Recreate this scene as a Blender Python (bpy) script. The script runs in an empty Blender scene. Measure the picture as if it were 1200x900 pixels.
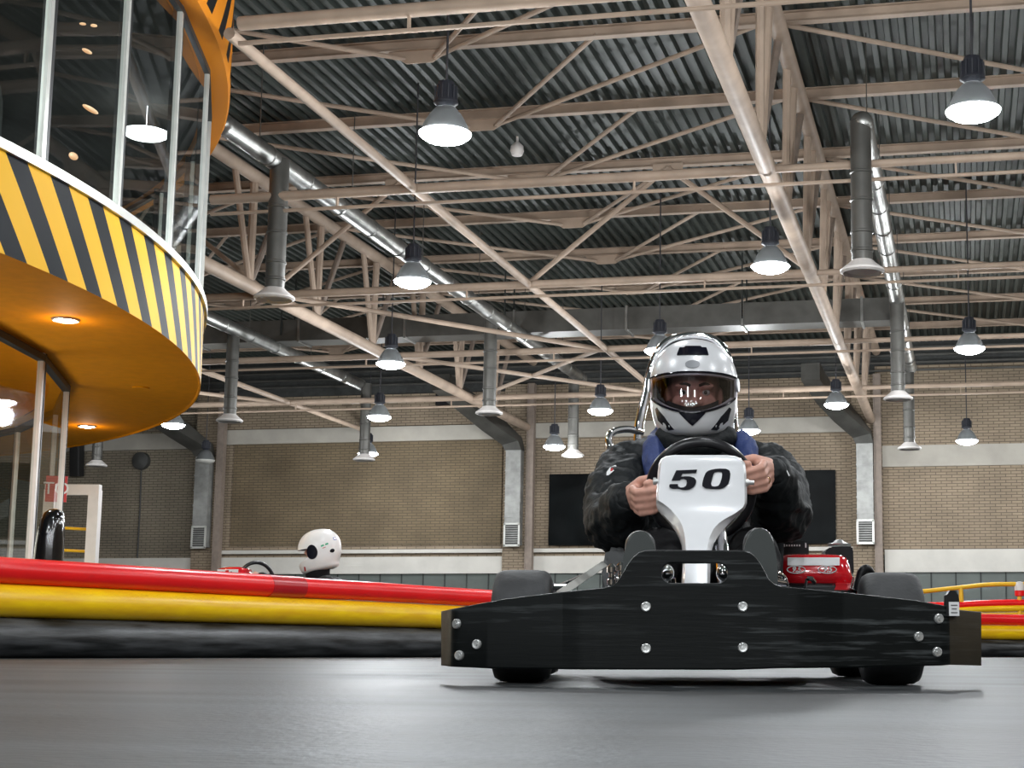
import bpy, bmesh, math, random
from mathutils import Vector, Matrix, noise
random.seed(7)
PI = math.pi
SC = bpy.context.scene
COL = SC.collection

# ------------------------------------------------------------------ camera model
FL, PITCH, ROLL, YAW, PX, PY, CH = 1800.0, .140022, -.006913, .199697, 766.2, 506.4, .08
CAM = Vector((0, 0, CH))
FW = Vector((-math.sin(YAW)*math.cos(PITCH), math.cos(YAW)*math.cos(PITCH), math.sin(PITCH)))
R0 = Vector((math.cos(YAW), math.sin(YAW), 0))
U0 = R0.cross(FW)
cr, sr = math.cos(ROLL), math.sin(ROLL)
RT = cr*R0 - sr*U0
UP = sr*R0 + cr*U0
HD = Vector((-math.sin(YAW), math.cos(YAW), 0))       # level heading
def ray(x, y): return RT*((x-PX)/FL) - UP*((y-PY)/FL) + FW
def atz(x, y, z):
    r = ray(x, y); return CAM + r*((z-CH)/r.z)
def aty(x, y, Y):
    r = ray(x, y); return CAM + r*(Y/r.y)
def atd(x, y, d):
    r = ray(x, y); return CAM + r*(d/r.dot(HD))
KO = R0*.13 + HD*3.64                                  # kart origin: on the floor between the front wheels
def K(x, y, ly):                                       # a point of the kart at depth ly behind its front axle
    p = atd(x, y, 3.64+ly); return Vector((p.dot(R0)-.13, ly, p.z))

cam = bpy.data.cameras.new('camera'); co = bpy.data.objects.new('camera', cam); COL.objects.link(co)
m = Matrix((RT, UP, -FW)).transposed().to_4x4(); m.translation = CAM
co.matrix_world = m
cam.sensor_width = 36; cam.sensor_fit = 'HORIZONTAL'; cam.lens = FL/1200*36
cam.shift_x = (600-PX)/1200; cam.shift_y = (PY-450)/1200
cam.clip_start = .05; cam.clip_end = 300
SC.camera = co

# ------------------------------------------------------------------ materials
def mat(name, col, rough=.5, metal=0.0, spec=.5, emit=None, estr=0, coat=0, noise_amt=0, noise_scale=8, bump=0, bump_scale=30, stretch=(1,1,1), dark=None):
    m = bpy.data.materials.new(name); m.use_nodes = True
    nt = m.node_tree; b = nt.nodes['Principled BSDF']
    b.inputs['Base Color'].default_value = (*col, 1)
    b.inputs['Roughness'].default_value = rough; b.inputs['Metallic'].default_value = metal
    b.inputs['Specular IOR Level'].default_value = spec
    if coat: b.inputs['Coat Weight'].default_value = coat; b.inputs['Coat Roughness'].default_value = .06
    if emit: b.inputs['Emission Color'].default_value = (*emit, 1); b.inputs['Emission Strength'].default_value = estr
    tc = nt.nodes.new('ShaderNodeTexCoord'); mp = nt.nodes.new('ShaderNodeMapping'); mp.inputs['Scale'].default_value = stretch
    nt.links.new(tc.outputs['Object'], mp.inputs['Vector'])
    if True:
        n = nt.nodes.new('ShaderNodeTexNoise'); n.inputs['Scale'].default_value = noise_scale; n.inputs['Detail'].default_value = 5
        nt.links.new(mp.outputs[0], n.inputs['Vector'])
        a = max(noise_amt, .04)
        mx = nt.nodes.new('ShaderNodeMix'); mx.data_type = 'RGBA'
        d = dark or tuple(c*(1-a) for c in col)
        mx.inputs['A'].default_value = (*d, 1); mx.inputs['B'].default_value = (*[min(1, c*(1+a)) for c in col], 1) if not dark else (*col, 1)
        rp = nt.nodes.new('ShaderNodeMapRange'); rp.inputs['From Min'].default_value = .35; rp.inputs['From Max'].default_value = .65
        nt.links.new(n.outputs['Fac'], rp.inputs['Value']); nt.links.new(rp.outputs[0], mx.inputs['Factor'])
        nt.links.new(mx.outputs['Result'], b.inputs['Base Color'])
    if bump:
        n2 = nt.nodes.new('ShaderNodeTexNoise'); n2.inputs['Scale'].default_value = bump_scale; n2.inputs['Detail'].default_value = 4
        nt.links.new(mp.outputs[0], n2.inputs['Vector'])
        bp = nt.nodes.new('ShaderNodeBump'); bp.inputs['Strength'].default_value = bump; bp.inputs['Distance'].default_value = .02
        nt.links.new(n2.outputs['Fac'], bp.inputs['Height']); nt.links.new(bp.outputs[0], b.inputs['Normal'])
    return m
M = {}
M['paint'] = mat('beige_steel_paint', (.385, .292, .222), .55, spec=.25, noise_amt=.1, noise_scale=3)
M['paint_dark'] = mat('beige_steel_paint_dull', (.24, .19, .155), .6, noise_amt=.1)
M['galv'] = mat('galvanised_steel', (.30, .30, .285), .36, .85, noise_amt=.25, noise_scale=4)
M['galv_dull'] = mat('dull_galvanised_steel', (.10, .097, .088), .45, .45, noise_amt=.15, noise_scale=3)
M['galv_mid'] = mat('weathered_galvanised_steel', (.30, .30, .285), .5, .35, noise_amt=.2, noise_scale=4)
M['deck'] = mat('roof_deck', (.046, .054, .047), .5, .15, spec=.3, noise_amt=.15, noise_scale=1.5)
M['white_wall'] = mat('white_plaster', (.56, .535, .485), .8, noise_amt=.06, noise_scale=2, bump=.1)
M['white_wall_shaded'] = mat('shaded_white_plaster', (.36, .335, .29), .8, noise_amt=.08, noise_scale=2, bump=.1)  # darker copy of the white plaster: weaker light high up put into colour
M['dark_clad'] = mat('dark_cladding', (.035, .037, .035), .7, noise_amt=.2)
M['green_panel'] = mat('grey_green_panel', (.085, .10, .09), .5, noise_amt=.1, noise_scale=2)
M['joint'] = mat('panel_joint', (.02, .024, .022), .7)
M['banner'] = mat('black_banner', (.002, .0028, .003), .42, spec=.05, noise_amt=.5, noise_scale=2, bump=.5, bump_scale=1.6)
M['orange'] = mat('orange_paint', (.92, .34, .004), .7, spec=.12, noise_amt=.03)
M['white_metal'] = mat('white_powder_coat', (.72, .68, .65), .4)
M['alu'] = mat('pale_aluminium', (.62, .62, .58), .35, .4)
M['black_gasket'] = mat('black_gasket', (.008, .008, .008), .5)
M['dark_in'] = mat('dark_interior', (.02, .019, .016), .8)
M['red_tube'] = mat('red_plastic_tube', (.84, .010, .012), .3, spec=.35, noise_amt=.05, noise_scale=3)
M['red_sleeve'] = mat('red_plastic_sleeve', (.48, .006, .012), .3)
M['yellow_tube'] = mat('yellow_plastic_tube', (.98, .62, .004), .34, spec=.35, noise_scale=7, stretch=(.5,.5,3), dark=(.85,.47,.008))
M['black_tube'] = mat('black_plastic_tube', (.075, .078, .082), .36, noise_scale=5, stretch=(.5,.5,5), bump=.1, dark=(.007,.0075,.008))
M['yellow_rail'] = mat('yellow_rail_paint', (.80, .45, .015), .4)
M['tyre'] = mat('slick_rubber', (.040, .041, .043), .62, noise_amt=.15, noise_scale=20, bump=.1, bump_scale=60)
M['rim'] = mat('wheel_rim_metal', (.35, .35, .36), .35, .9)
M['chrome'] = mat('chrome', (.85, .85, .88), .08, 1.0)
M['steel'] = mat('painted_frame_silver', (.60, .62, .68), .25, .8)
M['bolt'] = mat('zinc_bolt', (.62, .63, .62), .3, .6)
M['black_plastic'] = mat('black_matt_plastic', (.007, .007, .008), .42, spec=.22)
M['black_gloss'] = mat('black_gloss_vinyl', (.006, .006, .007), .12, coat=.6)
M['seat'] = mat('grey_seat_shell', (.085, .09, .092), .45, noise_amt=.15, bump=.1)
M['nose'] = mat('silver_white_bodywork', (.84, .85, .87), .28, coat=.4)
M['digit'] = mat('number_ink', (.003, .003, .008), .5, spec=.15)
M['wheel_grip'] = mat('steering_grip', (.013, .013, .015), .3)
M['engine_red'] = mat('engine_red_enamel', (.62, .008, .016), .15, coat=.7)
M['white_label'] = mat('white_label', (.82, .82, .82), .4)
M['white_label_dull'] = mat('white_print', (.7, .7, .7), .5)
M['skin'] = mat('skin', (.70, .37, .28), .5, noise_amt=.10, noise_scale=40)
M['jacket'] = mat('black_jacket_cloth', (.0085, .0105, .0115), .6, spec=.35, noise_amt=.2, noise_scale=14, bump=.35, bump_scale=24)
M['navy'] = mat('navy_cloth', (.030, .050, .16), .6, noise_amt=.15, bump=.3)
M['trouser'] = mat('black_trouser_cloth', (.0035, .0035, .0045), .8, spec=.2, bump=.2)
M['sole'] = mat('grey_shoe_sole', (.070, .078, .076), .6)
M['shoe'] = mat('black_shoe_leather', (.015, .015, .016), .4)
M['helmet'] = mat('silver_helmet_lacquer', (.74, .745, .76), .3, .12, coat=.35)
M['helmet_white'] = mat('white_helmet_lacquer', (.85, .83, .81), .3, coat=.3)
M['helmet_dark'] = mat('helmet_black_trim', (.006, .006, .012), .15)
M['lining'] = mat('helmet_lining', (.012, .012, .013), .8)
M['badge'] = mat('helmet_grey_badge', (.36, .37, .39), .3, .5)
M['eye'] = mat('eyeball', (.55, .52, .48), .2)
M['iris'] = mat('iris', (.03, .022, .015), .2)
M['brow'] = mat('brow_hair', (.06, .035, .022), .8)
M['lip'] = mat('lip_skin', (.42, .15, .12), .5)
M['gold'] = mat('gold_ring', (.9, .7, .4), .15, 1.0)
M['red_print'] = mat('red_print', (.5, .03, .03), .5)
M['green_print'] = mat('green_print', (.05, .42, .22), .5)
M['blue_print'] = mat('blue_print', (.12, .15, .5), .5)
M['speaker'] = mat('black_speaker_box', (.01, .01, .01), .6)
M['grey_device'] = mat('grey_device', (.05, .05, .047), .6)
M['lamp_cap'] = mat('lamp_housing', (.022, .024, .032), .45)
M['cord'] = mat('lamp_cord', (.03, .03, .035), .6)
M['lens'] = mat('lamp_lens_lit', (1, 1, 1), .5, emit=(.90, .94, 1.0), estr=30)
M['lens_off'] = mat('lamp_lens_unlit', (.55, .54, .5), .4)
M['downlight'] = mat('downlight_lens_lit', (1, 1, 1), .5, emit=(1, .78, .62), estr=40)
M['glow_soft'] = mat('glow_disc_lit', (1,1,1), .5, emit=(.93,.95,1), estr=4)
M['warm'] = mat('warm_lamp_lit', (1, .8, .6), .5, emit=(1, .45, .18), estr=.45)

def shade_mat():
    m = bpy.data.materials.new('lamp_shade_acrylic'); m.use_nodes = True; nt = m.node_tree
    b = nt.nodes['Principled BSDF']; b.inputs['Base Color'].default_value = (.16, .165, .165, 1); b.inputs['Roughness'].default_value = .3
    t = nt.nodes.new('ShaderNodeBsdfTranslucent'); t.inputs['Color'].default_value = (.16, .165, .165, 1)
    mx = nt.nodes.new('ShaderNodeMixShader'); mx.inputs[0].default_value = .3
    nt.links.new(b.outputs[0], mx.inputs[1]); nt.links.new(t.outputs[0], mx.inputs[2])
    nt.links.new(mx.outputs[0], nt.nodes['Material Output'].inputs[0]); return m
M['shade'] = shade_mat()

def glass_mat(name, tint, refl, rough=.02):
    m = bpy.data.materials.new(name); m.use_nodes = True; nt = m.node_tree
    nt.nodes.remove(nt.nodes['Principled BSDF'])
    t = nt.nodes.new('ShaderNodeBsdfTransparent'); t.inputs['Color'].default_value = (*tint, 1)
    g = nt.nodes.new('ShaderNodeBsdfGlossy'); g.inputs['Roughness'].default_value = rough; g.inputs['Color'].default_value = (.95, .97, 1, 1)
    fr = nt.nodes.new('ShaderNodeLayerWeight'); fr.inputs['Blend'].default_value = .5
    pw = nt.nodes.new('ShaderNodeMath'); pw.operation = 'POWER'; pw.inputs[1].default_value = 5; nt.links.new(fr.outputs['Facing'], pw.inputs[0])
    mu = nt.nodes.new('ShaderNodeMath'); mu.operation = 'MULTIPLY_ADD'; mu.inputs[1].default_value = 1-refl; mu.inputs[2].default_value = refl
    mx = nt.nodes.new('ShaderNodeMixShader')
    nt.links.new(pw.outputs[0], mu.inputs[0]); nt.links.new(mu.outputs[0], mx.inputs[0])
    nt.links.new(t.outputs[0], mx.inputs[1]); nt.links.new(g.outputs[0], mx.inputs[2])
    nt.links.new(mx.outputs[0], nt.nodes['Material Output'].inputs[0]); return m
M['glass'] = glass_mat('window_glass', (.74, .80, .77), .05)
M['visor'] = glass_mat('tinted_visor', (.60, .57, .60), .09, .0)

def brick_mat(name, c1, c2, mort):
    m = bpy.data.materials.new(name); m.use_nodes = True; nt = m.node_tree; b = nt.nodes['Principled BSDF']
    tc = nt.nodes.new('ShaderNodeTexCoord'); sx = nt.nodes.new('ShaderNodeSeparateXYZ'); cx = nt.nodes.new('ShaderNodeCombineXYZ')
    nt.links.new(tc.outputs['Object'], sx.inputs[0]); nt.links.new(sx.outputs['X'], cx.inputs['X']); nt.links.new(sx.outputs['Z'], cx.inputs['Y'])
    br = nt.nodes.new('ShaderNodeTexBrick'); br.inputs['Scale'].default_value = 1
    br.inputs['Brick Width'].default_value = .27; br.inputs['Row Height'].default_value = .076; br.inputs['Mortar Size'].default_value = .012
    br.inputs['Color1'].default_value = (*c1, 1); br.inputs['Color2'].default_value = (*c2, 1); br.inputs['Mortar'].default_value = (*mort, 1)
    br.inputs['Mortar Smooth'].default_value = .3
    nt.links.new(cx.outputs[0], br.inputs['Vector'])
    nz = nt.nodes.new('ShaderNodeTexNoise'); nz.inputs['Scale'].default_value = .9; nz.inputs['Detail'].default_value = 6
    nt.links.new(cx.outputs[0], nz.inputs['Vector'])
    mr = nt.nodes.new('ShaderNodeMapRange'); mr.inputs['From Min'].default_value = .3; mr.inputs['From Max'].default_value = .7; mr.inputs['To Min'].default_value = .8; mr.inputs['To Max'].default_value = 1.15
    nt.links.new(nz.outputs['Fac'], mr.inputs['Value'])
    mx = nt.nodes.new('ShaderNodeVectorMath'); mx.operation = 'SCALE'
    nt.links.new(br.outputs['Color'], mx.inputs[0]); nt.links.new(mr.outputs[0], mx.inputs['Scale'])
    nt.links.new(mx.outputs[0], b.inputs['Base Color']); b.inputs['Roughness'].default_value = .85
    bp = nt.nodes.new('ShaderNodeBump'); bp.inputs['Strength'].default_value = .5; bp.inputs['Distance'].default_value = .01; bp.invert = True
    nt.links.new(br.outputs['Fac'], bp.inputs['Height']); nt.links.new(bp.outputs[0], b.inputs['Normal'])
    return m
M['brick'] = brick_mat('pale_brick', (.29, .225, .155), (.25, .195, .135), (.13, .10, .07))
M['brick_dark'] = brick_mat('tan_brick_panel', (.165, .122, .070), (.145, .108, .062), (.085, .064, .04))
M['brick_grey'] = brick_mat('grey_brick', (.24, .205, .15), (.215, .18, .135), (.11, .095, .07))

def stripe_mat(name, period, slant, z0, yellow, black, duty=.5, phase=0., below=None):
    m = bpy.data.materials.new(name); m.use_nodes = True; nt = m.node_tree; b = nt.nodes['Principled BSDF']
    uv = nt.nodes.new('ShaderNodeUVMap'); sx = nt.nodes.new('ShaderNodeSeparateXYZ'); nt.links.new(uv.outputs[0], sx.inputs[0])
    def mth(op, a, bb):
        n = nt.nodes.new('ShaderNodeMath'); n.operation = op
        for i, v in enumerate((a, bb)):
            if hasattr(v, 'links'): nt.links.new(v, n.inputs[i])
            else: n.inputs[i].default_value = v
        return n.outputs[0]
    s = mth('ADD', sx.outputs['X'], mth('MULTIPLY', sx.outputs['Y'], slant))
    f = mth('FRACT', mth('ADD', mth('DIVIDE', s, period), phase), 0)
    g = mth('LESS_THAN', f, duty)
    if below is not None: g = mth('MULTIPLY', g, mth('GREATER_THAN', sx.outputs['Y'], below))
    mx = nt.nodes.new('ShaderNodeMix'); mx.data_type = 'RGBA'
    mx.inputs['A'].default_value = (*yellow, 1); mx.inputs['B'].default_value = (*black, 1)
    nt.links.new(g, mx.inputs['Factor']); nt.links.new(mx.outputs['Result'], b.inputs['Base Color'])
    b.inputs['Roughness'].default_value = .55; b.inputs['Specular IOR Level'].default_value = .08
    return m

# ------------------------------------------------------------------ mesh helpers
def V(*a): return Vector(a)
def tube(bm, pts, r, n=10, closed=False, radii=None):
    pts = [Vector(p) for p in pts]; N = len(pts); rings = []
    tang = []
    for i in range(N):
        a = pts[(i-1) % N] if (closed or i > 0) else pts[i]
        b = pts[(i+1) % N] if (closed or i < N-1) else pts[i]
        tang.append((b-a).normalized())
    t = tang[0]; ref = V(0,0,1) if abs(t.z) < .9 else V(1,0,0)
    u = t.cross(ref).normalized()
    for i in range(N):
        t = tang[i]; u = (u - t*u.dot(t)).normalized(); v = t.cross(u)
        rr = radii[i] if radii else r
        rings.append([bm.verts.new(pts[i] + (u*math.cos(2*PI*k/n) + v*math.sin(2*PI*k/n))*rr) for k in range(n)])
    for i in range(N if closed else N-1):
        a, b = rings[i], rings[(i+1) % N]
        for k in range(n): bm.faces.new((a[k], a[(k+1) % n], b[(k+1) % n], b[k]))
    if not closed:
        bm.faces.new(rings[0][::-1]); bm.faces.new(rings[-1])
    return rings
def spline(pts, k=6, closed=False):
    pts = [Vector(p) for p in pts]; N = len(pts); out = []
    for i in range(N if closed else N-1):
        if closed: p0, p1, p2, p3 = pts[i-1], pts[i], pts[(i+1) % N], pts[(i+2) % N]
        else: p0, p1, p2, p3 = pts[max(i-1,0)], pts[i], pts[i+1], pts[min(i+2,N-1)]
        for j in range(k):
            t = j/k
            out.append(.5*((2*p1) + (p2-p0)*t + (2*p0-5*p1+4*p2-p3)*t*t + (3*p1-p0-3*p2+p3)*t**3))
    if not closed: out.append(pts[-1])
    return out
def box(bm, c, s, rot=None, bev=0):
    mt = Matrix.Translation(Vector(c)) @ (rot.to_4x4() if rot else Matrix.Identity(4)) @ Matrix.Diagonal((*s, 1))
    r = bmesh.ops.create_cube(bm, size=1, matrix=mt)
    if bev:
        es = {e for v in r['verts'] for e in v.link_edges}
        bmesh.ops.bevel(bm, geom=list(es), offset=bev, segments=3, affect='EDGES', profile=.5)
def lathe(bm, prof, n=24, c=(0,0,0), axis='z', cap=True):
    c = Vector(c); rings = []
    for r, h in prof:
        ring = []
        for k in range(n):
            a = 2*PI*k/n
            p = V(r*math.cos(a), r*math.sin(a), h)
            if axis == 'x': p = V(h, p.x, p.y)
            elif axis == 'y': p = V(p.y, h, p.x)
            ring.append(bm.verts.new(c+p))
        rings.append(ring)
    for a, b in zip(rings, rings[1:]):
        for k in range(n): bm.faces.new((a[k], a[(k+1) % n], b[(k+1) % n], b[k]))
    if cap: bm.faces.new(rings[0][::-1]); bm.faces.new(rings[-1])
def loft(bm, rings, caps=True, closed=True):
    vs = [[bm.verts.new(p) for p in r] for r in rings]; n = len(vs[0])
    for a, b in zip(vs, vs[1:]):
        for k in range(n if closed else n-1): bm.faces.new((a[k], a[(k+1) % n], b[(k+1) % n], b[k]))
    if caps and closed: bm.faces.new(vs[0][::-1]); bm.faces.new(vs[-1])
    return vs
def ellip(bm, c, r, rot=None, u=16, v=10):
    mt = Matrix.Translation(Vector(c)) @ (rot.to_4x4() if rot else Matrix.Identity(4)) @ Matrix.Diagonal((*r, 1))
    bmesh.ops.create_uvsphere(bm, u_segments=u, v_segments=v, radius=1, matrix=mt)
def prism(bm, poly, off):                              # poly: list of 3-D points, off: extrusion vector
    a = [bm.verts.new(Vector(p)) for p in poly]; b = [bm.verts.new(Vector(p)+Vector(off)) for p in poly]
    n = len(a); bm.faces.new(a[::-1]); bm.faces.new(b)
    for k in range(n): bm.faces.new((a[k], a[(k+1) % n], b[(k+1) % n], b[k]))
def sheet(bm, grid, t):                                # grid[i][j] of 3-D points thickened by vector t
    g = [[bm.verts.new(Vector(p)) for p in row] for row in grid]; h = [[bm.verts.new(Vector(p)+Vector(t)) for p in row] for row in grid]
    I, J = len(g), len(g[0])
    for i in range(I-1):
        for j in range(J-1):
            bm.faces.new((g[i][j], g[i+1][j], g[i+1][j+1], g[i][j+1])); bm.faces.new((h[i][j], h[i][j+1], h[i+1][j+1], h[i+1][j]))
    for i in range(I-1):
        bm.faces.new((g[i][0], h[i][0], h[i+1][0], g[i+1][0])); bm.faces.new((g[i][-1], g[i+1][-1], h[i+1][-1], h[i][-1]))
    for j in range(J-1):
        bm.faces.new((g[0][j], g[0][j+1], h[0][j+1], h[0][j])); bm.faces.new((g[-1][j], h[-1][j], h[-1][j+1], g[-1][j+1]))
def BM(): return bmesh.new()
def obj(name, bm, material, parent=None, smooth=True, ang=40, label=None, fix=True):
    if fix: bmesh.ops.recalc_face_normals(bm, faces=bm.faces)
    me = bpy.data.meshes.new(name); bm.to_mesh(me); bm.free()
    if smooth:
        for p in me.polygons: p.use_smooth = True
        me.set_sharp_from_angle(angle=math.radians(ang))
    me.materials.append(material)
    o = bpy.data.objects.new(name, me); COL.objects.link(o)
    if parent: o.parent = parent
    if label: o['label'] = label
    return o
def tag(o, label, cat, group=None, kind=None):
    o['label'] = label; o['category'] = cat
    if group: o['group'] = group
    if kind: o['kind'] = kind
    return o
def thing(name, label, cat, loc=(0,0,0), rz=0, group=None):
    o = bpy.data.objects.new(name, None); COL.objects.link(o); o.location = loc; o.rotation_euler = (0,0,rz)
    o.empty_display_size = .1
    return tag(o, label, cat, group)
def struct(name, bm, material, smooth=False, label=None, cat=None):
    o = obj(name, bm, material, smooth=smooth); o['kind'] = 'structure'
    o['label'] = label or name.replace('_', ' '); o['category'] = cat or name.split('_')[0]
    return o
def copy_tree(o, parent=None):
    c = o.copy(); COL.objects.link(c)
    if parent: c.parent = parent
    for ch in list(o.children): copy_tree(ch, c)
    return c
def dup(o, loc, label, rz=None):
    c = copy_tree(o); c.location = loc; c['label'] = label
    if rz is not None: c.rotation_euler = (0,0,rz)
    return c

# ------------------------------------------------------------------ the hall: X along the back wall, Y into the hall
WY, XL, XR, YF, ZR = 40.0, -31.0, 15.0, -42.0, 8.06
def floor_mat():
    m = bpy.data.materials.new('worn_asphalt'); m.use_nodes = True; nt = m.node_tree; b = nt.nodes['Principled BSDF']
    tc = nt.nodes.new('ShaderNodeTexCoord')
    def nz(scale, stretch, det=6, rot=0):
        mp = nt.nodes.new('ShaderNodeMapping'); mp.inputs['Scale'].default_value = stretch; mp.inputs['Rotation'].default_value = (0,0,rot)
        nt.links.new(tc.outputs['Object'], mp.inputs['Vector'])
        n = nt.nodes.new('ShaderNodeTexNoise'); n.inputs['Scale'].default_value = scale; n.inputs['Detail'].default_value = det
        nt.links.new(mp.outputs[0], n.inputs['Vector']); return n.outputs['Fac']
    a = nz(1.3, (1, .5, 1), 8, .5); c = nz(60, (1, 1, 1), 4); d = nz(2.2, (.25, 1.6, 1), 5, .35)
    r1 = nt.nodes.new('ShaderNodeMapRange'); r1.inputs['From Min'].default_value = .3; r1.inputs['From Max'].default_value = .72
    nt.links.new(a, r1.inputs['Value'])
    mx = nt.nodes.new('ShaderNodeMix'); mx.data_type = 'RGBA'
    mx.inputs['A'].default_value = (.010, .012, .0135, 1); mx.inputs['B'].default_value = (.055, .064, .068, 1)
    nt.links.new(r1.outputs[0], mx.inputs['Factor'])
    r2 = nt.nodes.new('ShaderNodeMapRange'); r2.inputs['From Min'].default_value = .35; r2.inputs['From Max'].default_value = .7; r2.inputs['To Min'].default_value = .45; r2.inputs['To Max'].default_value = 1.5
    nt.links.new(d, r2.inputs['Value'])
    sc = nt.nodes.new('ShaderNodeVectorMath'); sc.operation = 'SCALE'
    nt.links.new(mx.outputs['Result'], sc.inputs[0]); nt.links.new(r2.outputs[0], sc.inputs['Scale'])
    nt.links.new(sc.outputs[0], b.inputs['Base Color'])
    r3 = nt.nodes.new('ShaderNodeMapRange'); r3.inputs['To Min'].default_value = .42; r3.inputs['To Max'].default_value = .62
    nt.links.new(a, r3.inputs['Value']); nt.links.new(r3.outputs[0], b.inputs['Roughness']); b.inputs['Specular IOR Level'].default_value = .32
    bp = nt.nodes.new('ShaderNodeBump'); bp.inputs['Strength'].default_value = .25; bp.inputs['Distance'].default_value = .006
    nt.links.new(c, bp.inputs['Height']); nt.links.new(bp.outputs[0], b.inputs['Normal'])
    return m
b = BM(); box(b, ((XL+XR)/2, (WY+YF)/2, -.1), (XR-XL, WY-YF, .2)); struct('floor', b, floor_mat(), label='dark grey asphalt floor of the kart hall')

# back wall: backing, brick bays, bands, panels
b = BM(); box(b, ((XL+XR)/2, WY+.2, 4.3), (XR-XL, .3, 8.6)); struct('wall_back', b, M['dark_clad'], label='dark cladding at the top of the back wall')
def wallbox(name, x0, x1, z0, z1, material, t=.06, label=None, y=None):
    b = BM(); box(b, ((x0+x1)/2, (WY if y is None else y)-t/2+.05, (z0+z1)/2), (x1-x0, t, z1-z0)); return struct(name, b, material, label=label)
PIL = (-20.95, -11.85, -2.45)          # pilasters behind the vent ducts
n = 1
wallbox('wall_back_left_bay', XL, -20.6, 2.4, 7.2, M['brick_grey'], label='grey brick of the bay behind the round building')
wallbox('wall_back_middle_bay', -20.6, -11.5, 2.4, 7.05, M['brick'], label='brick of the middle bay of the back wall')
wallbox('wall_back_banner_bay', -11.5, -2.2, 2.4, 7.2, M['brick'], label='pale brick of the bay behind the driver')
wallbox('wall_back_right_bay', -2.2, XR, 2.5, 7.45, M['brick'], label='brick of the right bay of the back wall')
wallbox('wall_back_tan_panel', -20.2, -12.3, 2.85, 5.75, M['brick_dark'], .10, 'darker tan brick panel in the middle bay')
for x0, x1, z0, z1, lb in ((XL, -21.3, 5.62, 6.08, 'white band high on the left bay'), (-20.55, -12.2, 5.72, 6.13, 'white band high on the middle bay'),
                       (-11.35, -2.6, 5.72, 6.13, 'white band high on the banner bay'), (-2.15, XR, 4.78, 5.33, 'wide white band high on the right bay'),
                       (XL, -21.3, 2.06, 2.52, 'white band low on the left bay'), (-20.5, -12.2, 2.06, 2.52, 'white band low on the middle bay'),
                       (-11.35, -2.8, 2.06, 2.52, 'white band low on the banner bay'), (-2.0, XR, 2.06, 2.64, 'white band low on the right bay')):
    wallbox('trim_%d' % n, x0, x1, z0, z1, M['white_wall'] if z0 < 3 else M['white_wall_shaded'], .16, lb); n += 1
for x0, x1, lb in ((-20.5, -12.2, 'thin pale ledge over the low band of the middle bay'), (-11.4, -2.75, 'thin pale ledge over the low band of the banner bay')):
    wallbox('trim_%d' % n, x0, x1, 2.62, 2.72, M['white_wall'], .2, lb); n += 1
wallbox('wall_back_base', XL, XR, 0, 2.06, M['green_panel'], .08, 'grey-green panels along the foot of the back wall')
b = BM(); x = XL+.4
while x < XR:
    box(b, (x, WY-.035, 1.03), (.035, .02, 2.06)); x += .62
struct('trim_%d' % n, b, M['joint'], label='dark joints between the grey-green base panels'); n += 1
for x, lb in zip(PIL, ('left', 'middle', 'right')):
    wallbox('trim_%d' % n, x-.35, x+.42, 0, 7.2, M['brick'], .26, 'brick pilaster below the %s wall duct' % lb); n += 1
for x, lb in ((-20.48, 'left'), (-11.42, 'middle'), (-2.12, 'right')):
    b = BM(); box(b, (x, WY-.24, 3.6), (.16, .2, 7.2)); box(b, (x-.1, WY-.3, 3.6), (.03, .1, 7.2))
    struct('trim_%d' % n, b, M['paint_dark'], label='steel wall column beside the %s wall duct' % lb); n += 1
# louvre ribs of the dark cladding
b = BM()
for k in range(5): box(b, ((XL+XR)/2, WY-.02, 7.32+.2*k), (XR-XL, .06, .05))
struct('trim_%d' % n, b, M['galv_dull'], label='ribs of the dark cladding under the roof'); n += 1
# remaining walls
b = BM(); box(b, (XL-.15, (WY+YF)/2, 4.3), (.3, WY-YF, 8.6)); struct('wall_left', b, M['brick_grey'], label='left side wall of the hall')
b = BM(); box(b, (XR+.15, (WY+YF)/2, 4.3), (.3, WY-YF, 8.6)); struct('wall_right', b, M['brick'], label='right side wall of the hall')
b = BM(); box(b, ((XL+XR)/2, YF-.15, 4.3), (XR-XL, .3, 8.6)); struct('wall_front', b, M['brick'], label='front wall of the hall')
# corrugated roof deck, ribs running into the hall
b = BM(); P_ = .19; x = XL; prof = []
while x < XR:
    prof += [(x, ZR+.075), (x+.085, ZR+.075), (x+.10, ZR), (x+.17, ZR)]; x += P_
a = [b.verts.new((px, YF, z)) for px, z in prof]; c = [b.verts.new((px, WY, z)) for px, z in prof]
for k in range(len(a)-1): b.faces.new((a[k], a[k+1], c[k+1], c[k]))
struct('ceiling', b, M['deck'], label='grey-green corrugated metal roof deck')

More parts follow.
